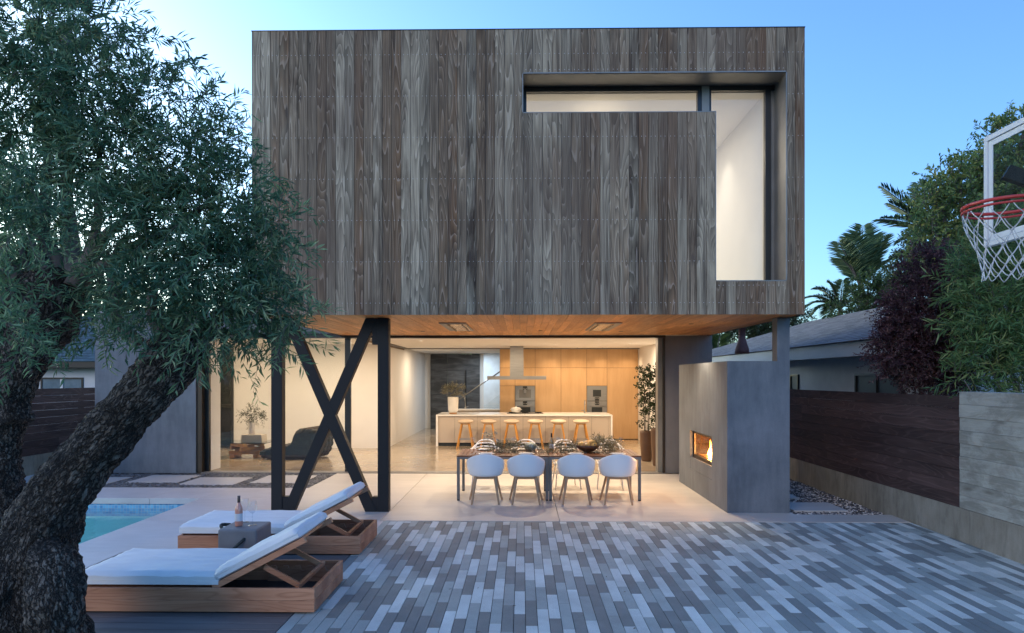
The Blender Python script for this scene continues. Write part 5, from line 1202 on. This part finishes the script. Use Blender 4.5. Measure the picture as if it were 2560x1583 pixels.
# ================================================================ LOUNGERS
def lounger():
    """local: x 0..2.07 (foot to head end), y 0..0.92"""
    e = empty('sun_lounger', (0, 0, 0), '', 'sun lounger', 'teak sun loungers with white cushions'); Lx, Wy, Hz = 2.07, .92, .212
    for (a, c_) in (((0, Lx), (0, .03)), ((0, Lx), (Wy - .03, Wy)), ((0, .03), (.031, Wy - .031)), ((Lx - .03, Lx), (.031, Wy - .031))):
        q = MB(); q.nr().box(*a, *c_, .012, .108); q.nr().box(*a, *c_, .110, Hz); q.build('side_board', M['teak'], e, bevel=.003)
    q = MB(); x = .035
    while x < 1.2: q.nr().box(x, x + .07, .033, Wy - .033, Hz - .035, Hz - .012); x += .078
    q.build('slatted_bed', M['teak'], e)
    q = MB(); q.box(.03, Lx - .03, .031, Wy - .031, .012, .02); q.build('bottom_board', M['curtain'], e)
    def cush(x0, x1, th, z0, nm):
        q = MB(); q.smooth = True; nx, nyy = 44, 22; top, bot = [], []
        for i in range(nx + 1):
            rt, rb = [], []
            for j in range(nyy + 1):
                u, v = i / nx, j / nyy; ed = min(u * (x1 - x0), (1 - u) * (x1 - x0), v * .86, (1 - v) * .86)
                pil = .012 * min(1, ed / .12) ** .5; rd = .028 * max(0, 1 - ed / .028) ** 2
                x = x0 + (x1 - x0) * u; y = .03 + .86 * v
                ee = math.exp(-ed / .10); wr = (.004 + .007 * ee) * mnoise.noise(Vector((x * 7 + 3 * mnoise.noise(Vector((x * 2, y * 3, th))), y * 13, th * 90))) + .007 * mnoise.noise(Vector((x * 2.2, y * 2.2, th * 30)))
                rt.append((x, y, z0 + th - .012 + pil - rd + wr)); rb.append((x, y, z0 + rd * .6))
            top.append(rt); bot.append(rb)
        q.grid(top); q.grid([r[::-1] for r in bot])
        for row_t, row_b in ((top[0], bot[0]), (top[-1], bot[-1]), ([r[0] for r in top], [r[0] for r in bot]), ([r[-1] for r in top], [r[-1] for r in bot])):
            mid = [((a[0]), (a[1]), (a[2] + b_[2]) / 2) for a, b_ in zip(row_t, row_b)]
            q.grid([row_t, mid, row_b])
        return q
    q = cush(-.0, 1.235, .125, Hz + .004, 'seat'); o = q.build('seat_cushion', M['fabric'], e)
    # piping
    def pipe(x0, x1, z): return [(x0 + .004, .032, z), (x1 - .004, .032, z), (x1 - .004, .888, z), (x0 + .004, .888, z)]
    q2 = MB(); q2.tube(pipe(-.0, 1.235, Hz + .055), .005, 6, closed=True); q2.build('piping', M['fabric'], o)
    ang = R(27.5); ca, sa = math.cos(ang), math.sin(ang); hx, hz = 1.25, Hz + .0
    T = lambda v: (hx + (v[0]) * ca - (v[2]) * sa, v[1], hz + (v[0]) * sa + (v[2]) * ca)
    q = cush(0.0, .80, .105, .052, 'back'); q.v = [T(v) for v in q.v]; o = q.build('back_cushion', M['fabric'], e)
    q2 = MB(); q2.tube([T(v) for v in pipe(0, .80, .10)], .005, 6, closed=True); q2.build('piping', M['fabric'], o)
    q2 = MB(); q2.tube([T((.60, .025, .168)), T((.60, .895, .168))], .004, 6); 
    q = MB(); 
    for y in (.035, Wy - .08): q.nr().add([T(v) for v in [(-.06, y, 0), (.83, y, 0), (.83, y + .045, 0), (-.06, y + .045, 0), (-.06, y, .05), (.83, y, .05), (.83, y + .045, .05), (-.06, y + .045, .05)]], [(0, 3, 2, 1), (4, 5, 6, 7), (0, 1, 5, 4), (1, 2, 6, 5), (2, 3, 7, 6), (3, 0, 4, 7)])
    for x in [k * .115 for k in range(7)]: q.nr().add([T(v) for v in [(x, .081, .025), (x + .075, .081, .025), (x + .075, Wy - .081, .025), (x, Wy - .081, .025), (x, .081, .048), (x + .075, .081, .048), (x + .075, Wy - .081, .048), (x, Wy - .081, .048)]], [(0, 3, 2, 1), (4, 5, 6, 7), (0, 1, 5, 4), (1, 2, 6, 5), (2, 3, 7, 6), (3, 0, 4, 7)])
    q.build('backrest_frame', M['teak'], e, bevel=.002)
    top = T((.62, 0, 0))
    for y in (.12, Wy - .15):
        q = MB(); q.bar((1.60, y, .365), (1.90, y, .205), .028, .045); q.build('support_strut', M['teak'], e, bevel=.002)
    q = MB(); q.bar((1.90, .07, .20), (1.90, Wy - .07, .20), .032); q.build('cross_bar', M['teak'], e)
    for y in (.045, Wy - .068):
        q = MB(); pts = [(1.35, .02)]
        for k in range(5): x = 1.38 + k * .12; pts += [(x, .17), (x + .05, .17), (x + .065, .125), (x + .09, .125)]
        pts += [(2.0, .17), (2.0, .02)]; q.prism(pts, 'y', y, y + .022); q.build('notched_rail', M['teak'], e)
    return e
l0 = lounger(); place(l0, -3.83, 5.74, 0, 0, 'white cushioned teak sun lounger nearest the viewer, foot end behind the tree'); l1 = copy_tree(l0); place(l1, -3.90, 7.645, 0, 0, 'farther white cushioned teak sun lounger, behind the grey side table')
# side table, bottle, glasses
SXX = -2.91; e = empty('side_table', (SXX, 7.11, 0), 'grey concrete cube side table with rope handles between the loungers', 'side table')
q = MB(); q.box(SXX - .2, SXX + .2, 6.9, 7.32, 0, .45); q.build('cube', M['side'], e, bevel=.018)
for y, sg in ((6.9, -1), (7.32, 1)):
    q = MB(); pts = [(SXX - .16 + .24 * k / 10 * 1.0, y + sg * (.005 + .05 * math.sin(math.pi * k / 10)), .16 + .20 * (k / 10) ** .8 - .03 * math.sin(math.pi * k / 10)) for k in range(11)]
    if sg > 0: pts = [(SXX - .22 - .06 * math.sin(math.pi * k / 10), y - .25 + .2 * k / 10, .42 - .10 * math.sin(math.pi * k / 10) * 0 + .02 * math.sin(math.pi * k / 10)) for k in range(11)]
    n = 60; P = []; 
    for st_ in range(3):
        hel = []
        for k in range(n):
            f = k / (n - 1) * 10; i0 = min(int(f), 9); a = Vector(pts[i0]).lerp(Vector(pts[i0 + 1]), f - i0); th = k * .55 + st_ * 2.094; hel.append(a + Vector((0, math.cos(th), math.sin(th))) * .009)
        q.tube(hel, .0105, 6)
    q.build('rope_handle', M['rope'], e)
p = ray(597, 1316, 7.08); bottle('wine_bottle', (p[0], 7.08, .451), M['rosebottle'], 'rosé wine bottle with bronze cap standing on the grey side table', M['foil'], .315, .039)
for x, Y, lb in ((631, 7.12, 'large wine glass on the side table, right of the rosé bottle'), (612, 7.26, 'wine glass partly hidden behind the rosé bottle')):
    o = copy_tree(wg); o['group'] = 'wine glasses on the side table'; p = ray(x, 1310, Y); place(o, p[0], Y, .451, 0, lb); o.scale = (1.12, 1.12, 1.12)

# ================================================================ BASKETBALL HOOP
bh = empty('basketball_hoop', (4.9, 4.17, 0), 'wall side basketball hoop with red rim, white net and framed clear backboard', 'basketball hoop')
BXp, Y0, Y1, Z0, Z1 = 3.30, 3.50, 4.90, 2.93, 3.712
q = MB(); q.box(BXp + .008, BXp + .014, Y0 + .03, Y1 - .03, Z0 + .03, Z1 - .03); q.build('backboard', glassmat('backboard_glass', (.86, .93, .93), 1.0), bh)
q = MB()
for c in ((Y0, Y1, Z1 - .035, Z1), (Y0, Y1, Z0, Z0 + .035), (Y0, Y0 + .035, Z0 + .035, Z1 - .035), (Y1 - .035, Y1, Z0 + .035, Z1 - .035)): q.box(BXp - .006, BXp + .035, c[0], c[1], c[2], c[3])
q.build('board_frame', M['wframe'], bh)
q = MB()
for c in ((Y0 + .04, Y1 - .04, Z1 - .078, Z1 - .04), (Y0 + .04, Y1 - .04, Z0 + .04, Z0 + .078), (Y0 + .04, Y0 + .078, Z0 + .078, Z1 - .078), (Y1 - .078, Y1 - .04, Z0 + .078, Z1 - .078)): q.box(BXp + .003, BXp + .0075, *c)
sq0, sq1 = 3.93, 4.41
for c in ((sq0, sq1, 3.48, 3.52), (sq0, sq0 + .04, 3.12, 3.48), (sq1 - .04, sq1, 3.12, 3.48), (sq0, sq1, 3.08, 3.12)): q.box(BXp + .003, BXp + .0075, *c)
q.build('painted_border', M['wframe'], bh)
rc = Vector((2.95, 4.18, 3.05)); q = MB(); q.tube([rc + Vector((.229 * math.cos(a * math.pi / 24), .229 * math.sin(a * math.pi / 24), 0)) for a in range(48)], .0105, 10, closed=True)
q.tube([rc + Vector((.229 * math.cos(a * math.pi / 24), .229 * math.sin(a * math.pi / 24), -.028)) for a in range(48)], .0075, 8, closed=True)
q.box(rc.x + .20, BXp - .007, rc.y - .09, rc.y + .09, 3.032, 3.04); q.box(BXp - .03, BXp - .007, rc.y - .09, rc.y + .09, 2.94, 3.04); rim = q.build('rim', M['rim'], bh)
# net: 12 loops, diamond mesh
q = MB(); nl_ = 12; lev = [(.229, -.02), (.222, -.10), (.185, -.19), (.155, -.27), (.135, -.34), (.125, -.40), (.128, -.45)]
random.seed(3)
def npnt(i, l, ph):
    r, z = lev[l]; a = 2 * math.pi * (i + ph) / nl_; j = 0 if l == 0 else .007
    return rc + Vector((r * math.cos(a) + random.uniform(-j, j), r * math.sin(a) + random.uniform(-j, j), z + random.uniform(-j, j)))
knots = [[npnt(i, l, .5 * (l % 2)) for i in range(nl_)] for l in range(len(lev))]
for l in range(len(lev) - 1):
    for i in range(nl_):
        a = knots[l][i]
        for k in ((i, i - 1) if l % 2 == 0 else (i, i + 1)):
            c = knots[l + 1][k % nl_]; mid = (a + c) / 2 + Vector((0, 0, -.008)); q.tube([a, mid, c], .0032, 5)
        if l > 0: q.lathe([(.0001, -.006), (.006, 0), (.0001, .006)], tuple(a), 6)
q.build('net', M['cord'], rim)
q = MB(); q.bar((BXp + .036, 4.74, 3.42), (4.86, 4.17, 2.55), .07, .09); q.bar((BXp + .036, 3.6, 3.42), (4.86, 4.17, 2.55), .07, .09); q.bar((BXp + .036, 4.17, 3.02), (4.86, 4.17, 2.30), .07, .09); q.build('arm', M['black'], bh)
q = MB(); q.box(4.82, 4.96, 4.10, 4.24, -.006, 2.75); q.build('pole', M['black'], bh)
# ================================================================ OLIVE TREE
ot = empty('olive_tree', ray(60, 1583, 4.85)[:2] + (-.06,), 'old olive tree with gnarled dark forked trunk and dense narrow grey-green leaves', 'tree')
def limb(q, path, seg=44, step=.035, lump=.10, flake=.016, cap=True):
    """path: (x_px, y_px, r_px, Y). flaky bark limb with displaced skin"""
    P = [Vector(ray(x, y, Y)) for x, y, r, Y in path]; Rr = [r * .93 * Y / F for x, y, r, Y in path]
    pts = []; rad = []
    for i in range(len(P) - 1):
        p0, p1, p2, p3 = P[max(i - 1, 0)], P[i], P[i + 1], P[min(i + 2, len(P) - 1)]; n = max(2, int((p2 - p1).length / step))
        for j in range(n):
            t = j / n; pts.append(0.5 * ((2 * p1) + (-p0 + p2) * t + (2 * p0 - 5 * p1 + 4 * p2 - p3) * t * t + (-p0 + 3 * p1 - 3 * p2 + p3) * t ** 3))
            tt = t * t * (3 - 2 * t); rad.append(Rr[i] * (1 - tt) + Rr[i + 1] * tt)
    pts.append(P[-1]); rad.append(Rr[-1])
    px = None; vs = []; bk = []; s_ = 0
    for i, p in enumerate(pts):
        d = (pts[min(i + 1, len(pts) - 1)] - pts[max(i - 1, 0)]).normalized()
        if px is None: px = d.cross(Vector((0, 1, 0))).normalized()
        px = (px - d * px.dot(d)).normalized(); py = d.cross(px)
        if i: s_ += (p - pts[i - 1]).length
        for k in range(seg):
            a = 2 * math.pi * k / seg; dr = px * math.cos(a) + py * math.sin(a); r = rad[i]
            uv = Vector((r * math.cos(a), r * math.sin(a), s_ + p.y * 3))
            n1 = mnoise.noise((p + dr * r) * 4.0) * lump * 1.6 + mnoise.noise((p + dr * r) * 9.0) * lump * .6
            vd = mnoise.voronoi(Vector((uv.x * 26, uv.y * 26, uv.z * 9)))[0]; cr = min(1, (vd[1] - vd[0]) * 2.2)
            n2 = flake * (cr - .5) + flake * .8 * mnoise.noise(uv * 55)
            vs.append(p + dr * (r * (1 + n1) + n2)); bk.append(tuple(uv))
    n = len(pts); b0 = len(q.v)
    fs = [(i * seg + k, i * seg + (k + 1) % seg, (i + 1) * seg + (k + 1) % seg, (i + 1) * seg + k) for i in range(n - 1) for k in range(seg)]
    if cap: fs += [tuple(range(seg))[::-1], tuple((n - 1) * seg + k for k in range(seg))]
    q.smooth = True; q.add(vs, fs); q.bk += bk
q = MB()
limb(q, [(95, 1720, 150, 4.85), (95, 1600, 120, 4.85), (88, 1500, 105, 4.85), (88, 1400, 98, 4.85), (110, 1310, 88, 4.85), (165, 1215, 76, 4.83), (240, 1120, 68, 4.8), (320, 1030, 66, 4.78), (395, 945, 66, 4.75), (445, 885, 72, 4.74), (478, 840, 55, 4.74)], seg=84, step=.018)
limb(q, [(150, 1640, 50, 4.6), (140, 1560, 62, 4.58), (135, 1480, 70, 4.57), (130, 1420, 58, 4.6), (110, 1370, 40, 4.7)], seg=64, step=.02, lump=.16)
limb(q, [(10, 1640, 90, 4.75), (5, 1540, 75, 4.7), (20, 1450, 60, 4.7), (30, 1380, 60, 4.8)], seg=48, step=.025, lump=.16)
limb(q, [(70, 1450, 80, 4.95), (25, 1340, 62, 5.0), (6, 1230, 50, 5.05), (5, 1120, 46, 5.1), (14, 1020, 50, 5.1), (50, 930, 52, 5.12), (80, 870, 62, 5.15), (110, 800, 85, 5.2), (120, 730, 95, 5.2), (110, 690, 70, 5.2)], seg=64, step=.02)
limb(q, [(40, 1060, 38, 5.05), (10, 960, 46, 5.1), (-30, 860, 60, 5.1), (-60, 760, 60, 5.1)], seg=40, step=.03)
q.build('trunk', M['bark'], ot, fix=False)
q = MB(); q.smooth = True
br = [[(470, 870, 30), (540, 800, 18), (600, 730, 10), (660, 680, 5)], [(450, 860, 34), (440, 780, 22), (460, 690, 14), (500, 600, 8)], [(420, 850, 24), (380, 780, 14), (390, 700, 9)], [(350, 855, 13), (300, 810, 12), (285, 750, 11), (278, 680, 9), (300, 600, 6)],
      [(140, 740, 26), (150, 660, 18), (100, 590, 13), (60, 540, 9), (20, 480, 5)], [(180, 720, 30), (182, 640, 20), (175, 560, 14), (170, 470, 10), (190, 380, 6)], [(195, 710, 26), (250, 610, 15), (300, 560, 11), (370, 520, 7), (430, 470, 4)],
      [(160, 720, 22), (215, 640, 14), (245, 540, 10), (240, 430, 7), (270, 330, 4)], [(80, 740, 30), (20, 660, 20), (-40, 560, 12)], [(490, 850, 20), (560, 830, 10), (620, 830, 6), (690, 850, 4)], [(120, 700, 20), (110, 560, 14), (120, 400, 10), (100, 250, 7), (130, 100, 5)],
      [(200, 700, 18), (330, 620, 12), (450, 560, 8), (560, 480, 5)], [(100, 700, 14), (60, 640, 9), (75, 600, 8), (130, 700, 8)]]
random.seed(5)
for L_ in br:
    P = []; Rr = []; Yb = 5.15 if L_[0][0] < 300 else 4.75; dY = random.uniform(-.5, .4)
    for i, (x, y, r) in enumerate(L_): Y = Yb + dY * i / len(L_); P.append(Vector(ray(x, y, Y))); Rr.append(r * Y / F)
    pts = []; rad = []
    for i in range(len(P) - 1):
        p0, p1, p2, p3 = P[max(i - 1, 0)], P[i], P[i + 1], P[min(i + 2, len(P) - 1)]
        for j in range(8):
            t = j / 8; v = 0.5 * ((2 * p1) + (-p0 + p2) * t + (2 * p0 - 5 * p1 + 4 * p2 - p3) * t * t + (-p0 + 3 * p1 - 3 * p2 + p3) * t ** 3); pts.append(v + mnoise.noise_vector(v * 6) * .012); rad.append(Rr[i] + (Rr[i + 1] - Rr[i]) * t)
    q.tube(pts, rad, 12)
q.build('branches', M['twig'], ot)
bl = [(90, 90, 110, 5.0), (250, 60, 70, 4.9), (40, 230, 120, 5.0), (230, 240, 115, 4.9), (350, 100, 45, 4.8), (400, 220, 55, 4.9), (90, 390, 130, 5.1), (300, 390, 130, 4.9), (470, 400, 95, 4.8), (560, 330, 50, 4.8), (590, 290, 28, 4.8), (520, 250, 45, 4.9), (450, 170, 35, 4.9), (600, 500, 90, 4.7),
      (480, 560, 130, 4.8), (650, 620, 85, 4.7), (560, 680, 110, 4.6), (330, 560, 110, 4.7), (60, 580, 110, 5.2), (290, 700, 80, 5.1), (690, 730, 75, 4.6), (400, 740, 95, 4.5), (560, 780, 85, 4.5), (740, 790, 42, 4.6), (790, 765, 26, 4.6), (670, 840, 36, 4.6), (330, 800, 30, 4.5), (250, 800, 60, 4.9), (500, 840, 45, 4.4), (620, 890, 26, 4.6), (10, 700, 40, 4.6), (60, 850, 40, 4.2), (700, 550, 38, 4.7), (720, 660, 40, 4.7), (640, 430, 30, 4.8), (735, 850, 14, 4.7), (490, 900, 16, 4.6), (660, 770, 50, 4.7)]
V1 = blob_px([(x - (14 if x > 550 else 4), y, r * .84, Y) for x, y, r, Y in bl], 1.25)
crown(ot, 'crown', V1, 2750, .26, 15, .080, .0145, M['olive'], twig=.0022, droop=.35, up=.2, shell=.1, spread=.7)
# close soft branch hanging in front at far left
crown(ot, 'crown_spray', blob_px([(20, 520, 60, 3.6), (70, 560, 50, 3.6), (10, 800, 60, 3.7), (60, 450, 40, 3.6)], 1), 150, .22, 14, .06, .012, M['olive'], twig=.002, droop=.3)

# ================================================================ RIGHT SIDE PLANTS
def plant(name, base, label, cat, bl, n, tl, nlf, ll, lw, m, trunk=None, dep=1.0, group=None, **k):
    e = empty(name, base, label, cat, group); crown(e, 'crown', blob_px(bl, dep), n, tl, nlf, ll, lw, M[m], **k)
    q = MB(); c0 = blob_px(bl)[0][0]; random.seed(len(label))
    for i, b_ in enumerate(blob_px(bl)):
        tp = b_[0]; rr = trunk or .05
        q.tube([base if i == 0 else (base[0] + random.uniform(-.1, .1), base[1] + random.uniform(-.1, .1), base[2] + .3), tuple((Vector(base) * .45 + Vector(tp) * .55) + Vector((random.uniform(-.15, .15), 0, 0))), tp], [rr, rr * .6, rr * .2], 8)
    q.build('trunk', M['twig'], e); return e
plant('bamboo_hedge', (6.6, 8.6, 0), 'dense narrow-leaved green hedge hanging over the concrete garden wall', 'hedge', [(2500, 820, 95, 9.0), (2580, 760, 130, 9.0), (2465, 890, 62, 8.9), (2520, 920, 60, 8.8), (2450, 780, 62, 9.2), (2600, 900, 80, 8.8), (2440, 690, 75, 9.4), (2530, 660, 100, 9.6), (2410, 950, 30, 8.8), (2640, 620, 130, 9.6), (2545, 955, 42, 8.7)], 1250, .34, 12, .15, .021, 'hedge', .03, twig=.004, droop=.35, spread=.7, up=.5)
plant('purple_shrub', (6.3, 10.8, 0), 'purple-leaved shrub hanging over the dark plank fence', 'shrub', [(2328, 785, 105, 10.5), (2290, 870, 90, 10.4), (2380, 880, 85, 10.3), (2250, 790, 50, 10.6), (2400, 940, 45, 10.2), (2290, 950, 32, 10.3), (2335, 685, 75, 10.6), (2420, 800, 60, 10.5), (2228, 890, 48, 10.4), (2350, 960, 30, 10.2), (2230, 850, 36, 10.6)], 2800, .22, 13, .055, .022, 'purple', .04, twig=.004, droop=.2)
plant('broadleaf_tree', (11.2, 17, 0), 'tall broadleaf tree with rounded top behind the hedge and backboard', 'tree', [(2430, 560, 130, 17), (2400, 450, 55, 17), (2350, 460, 42, 17), (2450, 430, 55, 17), (2520, 360, 60, 17.5), (2560, 320, 50, 17.5), (2540, 470, 120, 17.5), (2330, 520, 50, 17), (2360, 640, 70, 17), (2600, 560, 140, 18), (2440, 680, 90, 17), (2500, 320, 22, 17.5)], 2600, .45, 10, .13, .06, 'treeleaf', .16, twig=.012, droop=.2)
plant('garden_tree', (12.2, 20.5, 0), 'small dark tree between the purple shrub and the palm', 'tree', [(2290, 620, 38, 20.5), (2270, 670, 42, 20.5), (2320, 660, 40, 20.5), (2300, 590, 24, 20.5), (2260, 710, 36, 20.5)], 420, .35, 10, .12, .05, 'darkleaf', .08, twig=.012)
plant('green_bush', (13.5, 27, 0), 'bright green bushy tree above the shingle roof', 'tree', [(2190, 740, 48, 27), (2140, 765, 34, 27), (2225, 700, 34, 27), (2230, 760, 50, 27), (2100, 790, 30, 27), (2170, 700, 24, 27)], 700, .45, 10, .14, .06, 'limeleaf', .12, twig=.012)
plant('hillside_tree', (10.5, 40, 0), 'dark tree seen under the soffit beyond the shingle roof', 'tree', [(1780, 830, 45, 40), (1830, 805, 40, 40), (1880, 800, 45, 40), (1930, 795, 45, 40), (1900, 840, 45, 40), (1985, 800, 30, 40), (1960, 820, 30, 40)], 900, .6, 10, .22, .09, 'darkleaf', .2, twig=.02)
def palm(e, crown_c, fr_list, wl_, m='palmleaf', nlf=52):
    """fr_list: (tip dx, dy, dz, droop) fronds from the crown centre; wl_ leaflet length"""
    q = MB(); Vs, Fs, Rs = [], [], []; off = 0
    for k, (dx, dy, dz, dr) in enumerate(fr_list):
        c = Vector(crown_c); d = Vector((dx, dy, dz)); pts = []
        for i in range(13):
            t = i / 12; pts.append(c + d * t + Vector((0, 0, -dr * t * t)))
        q.tube(pts, [.035 * (1 - .85 * i / 12) * wl_ / .6 for i in range(13)], 5)
        n = nlf; base, dirs, nr_2, Ls = [], [], [], []
        for j in range(n):
            t = .12 + .88 * j / n; f = t * 12; i0 = min(int(f), 11); p = pts[i0].lerp(pts[i0 + 1], f - i0); tan = (pts[i0 + 1] - pts[i0]).normalized()
            s_ = tan.cross(Vector((0, 0, 1))); s_ = s_.normalized() if s_.length > .1 else Vector((1, 0, 0))
            upv = s_.cross(tan)
            for sg in (-1, 1):
                dd = (tan * .6 + s_ * sg * 1.1 + upv * .18 + Vector((0, 0, -.12)) + Vector([random.uniform(-.1, .1) for _ in range(3)])).normalized()
                base.append(p[:]); dirs.append(dd[:]); nr_2.append(upv[:]); Ls.append(wl_ * (math.sin(math.pi * (.15 + .8 * t)) ** .6))
        V, Fq = leaves(np.array(base), np.array(dirs), np.array(nr_2), np.array(Ls), np.array([wl_ * .075] * len(base)))
        Vs.append(V); Fs.append(Fq + off); Rs.append(np.repeat(rng.random(len(base)), 2)); off += len(V)
    q.build('frond_stem', M['twig'], e); npmesh('fronds', np.concatenate(Vs), np.concatenate(Fs), np.concatenate(Rs), M[m], e)
def palm_tree(base_px, Y, lb, tips, wl_, r=.12, m='palmleaf', group='palms beyond the neighbour roof'):
    c = Vector(ray(base_px[0], base_px[1], Y)); e = empty('palm_tree', (c.x, Y, 0), lb, 'palm', group)
    q = MB(); q.smooth = True; q.tube([(c.x + .1, Y, 0), (c.x + .05, Y, c.z * .5), (c.x, Y, c.z - .1), tuple(c)], [r * 1.3, r, r * .9, r * .6], 12); q.build('trunk', M['twig'], e)
    fl_ = []
    for x, y, dr in tips:
        p = Vector(ray(x, y, Y)); d = p - c; fl_.append((d.x, random.uniform(-.6, .6) * d.length * .5, d.z + dr, dr))
    palm(e, c, fl_, wl_, m); return e
palm_tree((2150, 715), 30, 'palm with broad upright fronds standing above the shingle roof', [(2138, 572, .5), (2118, 590, .6), (2222, 588, .7), (2226, 650, .9), (2205, 580, .5), (2080, 612, .5), (2095, 650, .8), (2190, 600, .4), (2170, 640, .5)], 1.0)
palm_tree((2100, 775), 31, 'low drooping palm at the corner of the timber box', [(2017, 745, 1.2), (2030, 790, 1.5), (2040, 720, 1.2), (2075, 705, .9), (2130, 720, .9), (2160, 770, 1.5), (2180, 750, 1.3), (2060, 800, 1.6), (2110, 700, .7), (2010, 775, 1.6)], .7)
palm_tree((2345, 590), 21, 'palm throwing two long fronds out left of the broadleaf tree', [(2222, 455, .35), (2198, 548, .5), (2240, 500, .3), (2290, 460, .3), (2400, 480, .5), (2440, 560, .8), (2260, 600, .8)], .8)
palm_tree((1790, 905), 36, 'palm seen under the soffit, yellow light put into its frond colour', [(1826, 868, .9), (1760, 850, .9), (1840, 890, 1.2), (1775, 838, .6), (1805, 838, .7)], .8, m='limeleaf')  # yellow-green leaf colour stands in for yellow light on the fronds
# left background
plant('broadleaf_tree', (-16.5, 34, 0), 'green tree behind the cottage roof at far left', 'tree', [(120, 700, 110, 34), (30, 690, 90, 34), (220, 740, 80, 34), (300, 720, 60, 34), (340, 770, 60, 34), (60, 780, 80, 34)], 900, .8, 10, .28, .12, 'darkleaf', .2, twig=.02)
plant('garden_hedge', (-9.2, 22.6, 0), 'green hedge outside the tall living room window', 'hedge', [(560, 900, 60, 22.6), (520, 960, 80, 22.6), (560, 1040, 60, 22.6), (520, 1090, 50, 22.6), (620, 980, 50, 22.9), (440, 1000, 80, 22.6)], 700, .3, 10, .12, .05, 'limeleaf', .05, twig=.006)
e = empty('fan_palm', ray(165, 60, 33)[:2] + (0,), 'fan palm crown seen through the top of the olive tree', 'palm')
c = Vector(ray(165, 60, 33)); q = MB(); q.tube([(c.x, 33, 0), tuple(c)], [.3, .22], 10); q.build('trunk', M['twig'], e)
Vs, Fs, Rs, off = [], [], [], 0
for k in range(26):
    d = Vector((random.gauss(0, 1), random.gauss(0, 1), random.gauss(.4, .8))).normalized(); fc = c + d * 1.1; s_ = d.orthogonal().normalized(); t_ = d.cross(s_); n = 16
    dirs = np.array([((d * math.cos(a) + (s_ * math.cos(k) + t_ * math.sin(k)) * math.sin(a)).normalized())[:] for a in np.linspace(-1.7, 1.7, n)])
    V, Fq = leaves(np.tile(np.array(fc[:]), (n, 1)), dirs, np.tile(np.array(s_[:]), (n, 1)) + .01, np.full(n, 1.1), np.full(n, .12)); Vs.append(V); Fs.append(Fq + off); Rs.append(rng.random(len(Fq))); off += len(V)
npmesh('fronds', np.concatenate(Vs), np.concatenate(Fs), np.concatenate(Rs), M['darkleaf'], e)
# distant tree line closing the horizon
q = blob_px([(x, 905 + random.uniform(-8, 8), 26, 90) for x in range(-700, 3400, 42)])
V, Fq, rn, sg = sprays(q, 5200, 1.1, 8, .75, .38)
o = npmesh('distant_trees', V, Fq, rn, M['darkleaf'], None, (0, 90, 0)); tag(o, 'far line of trees closing the horizon behind the houses', 'trees', kind='stuff')
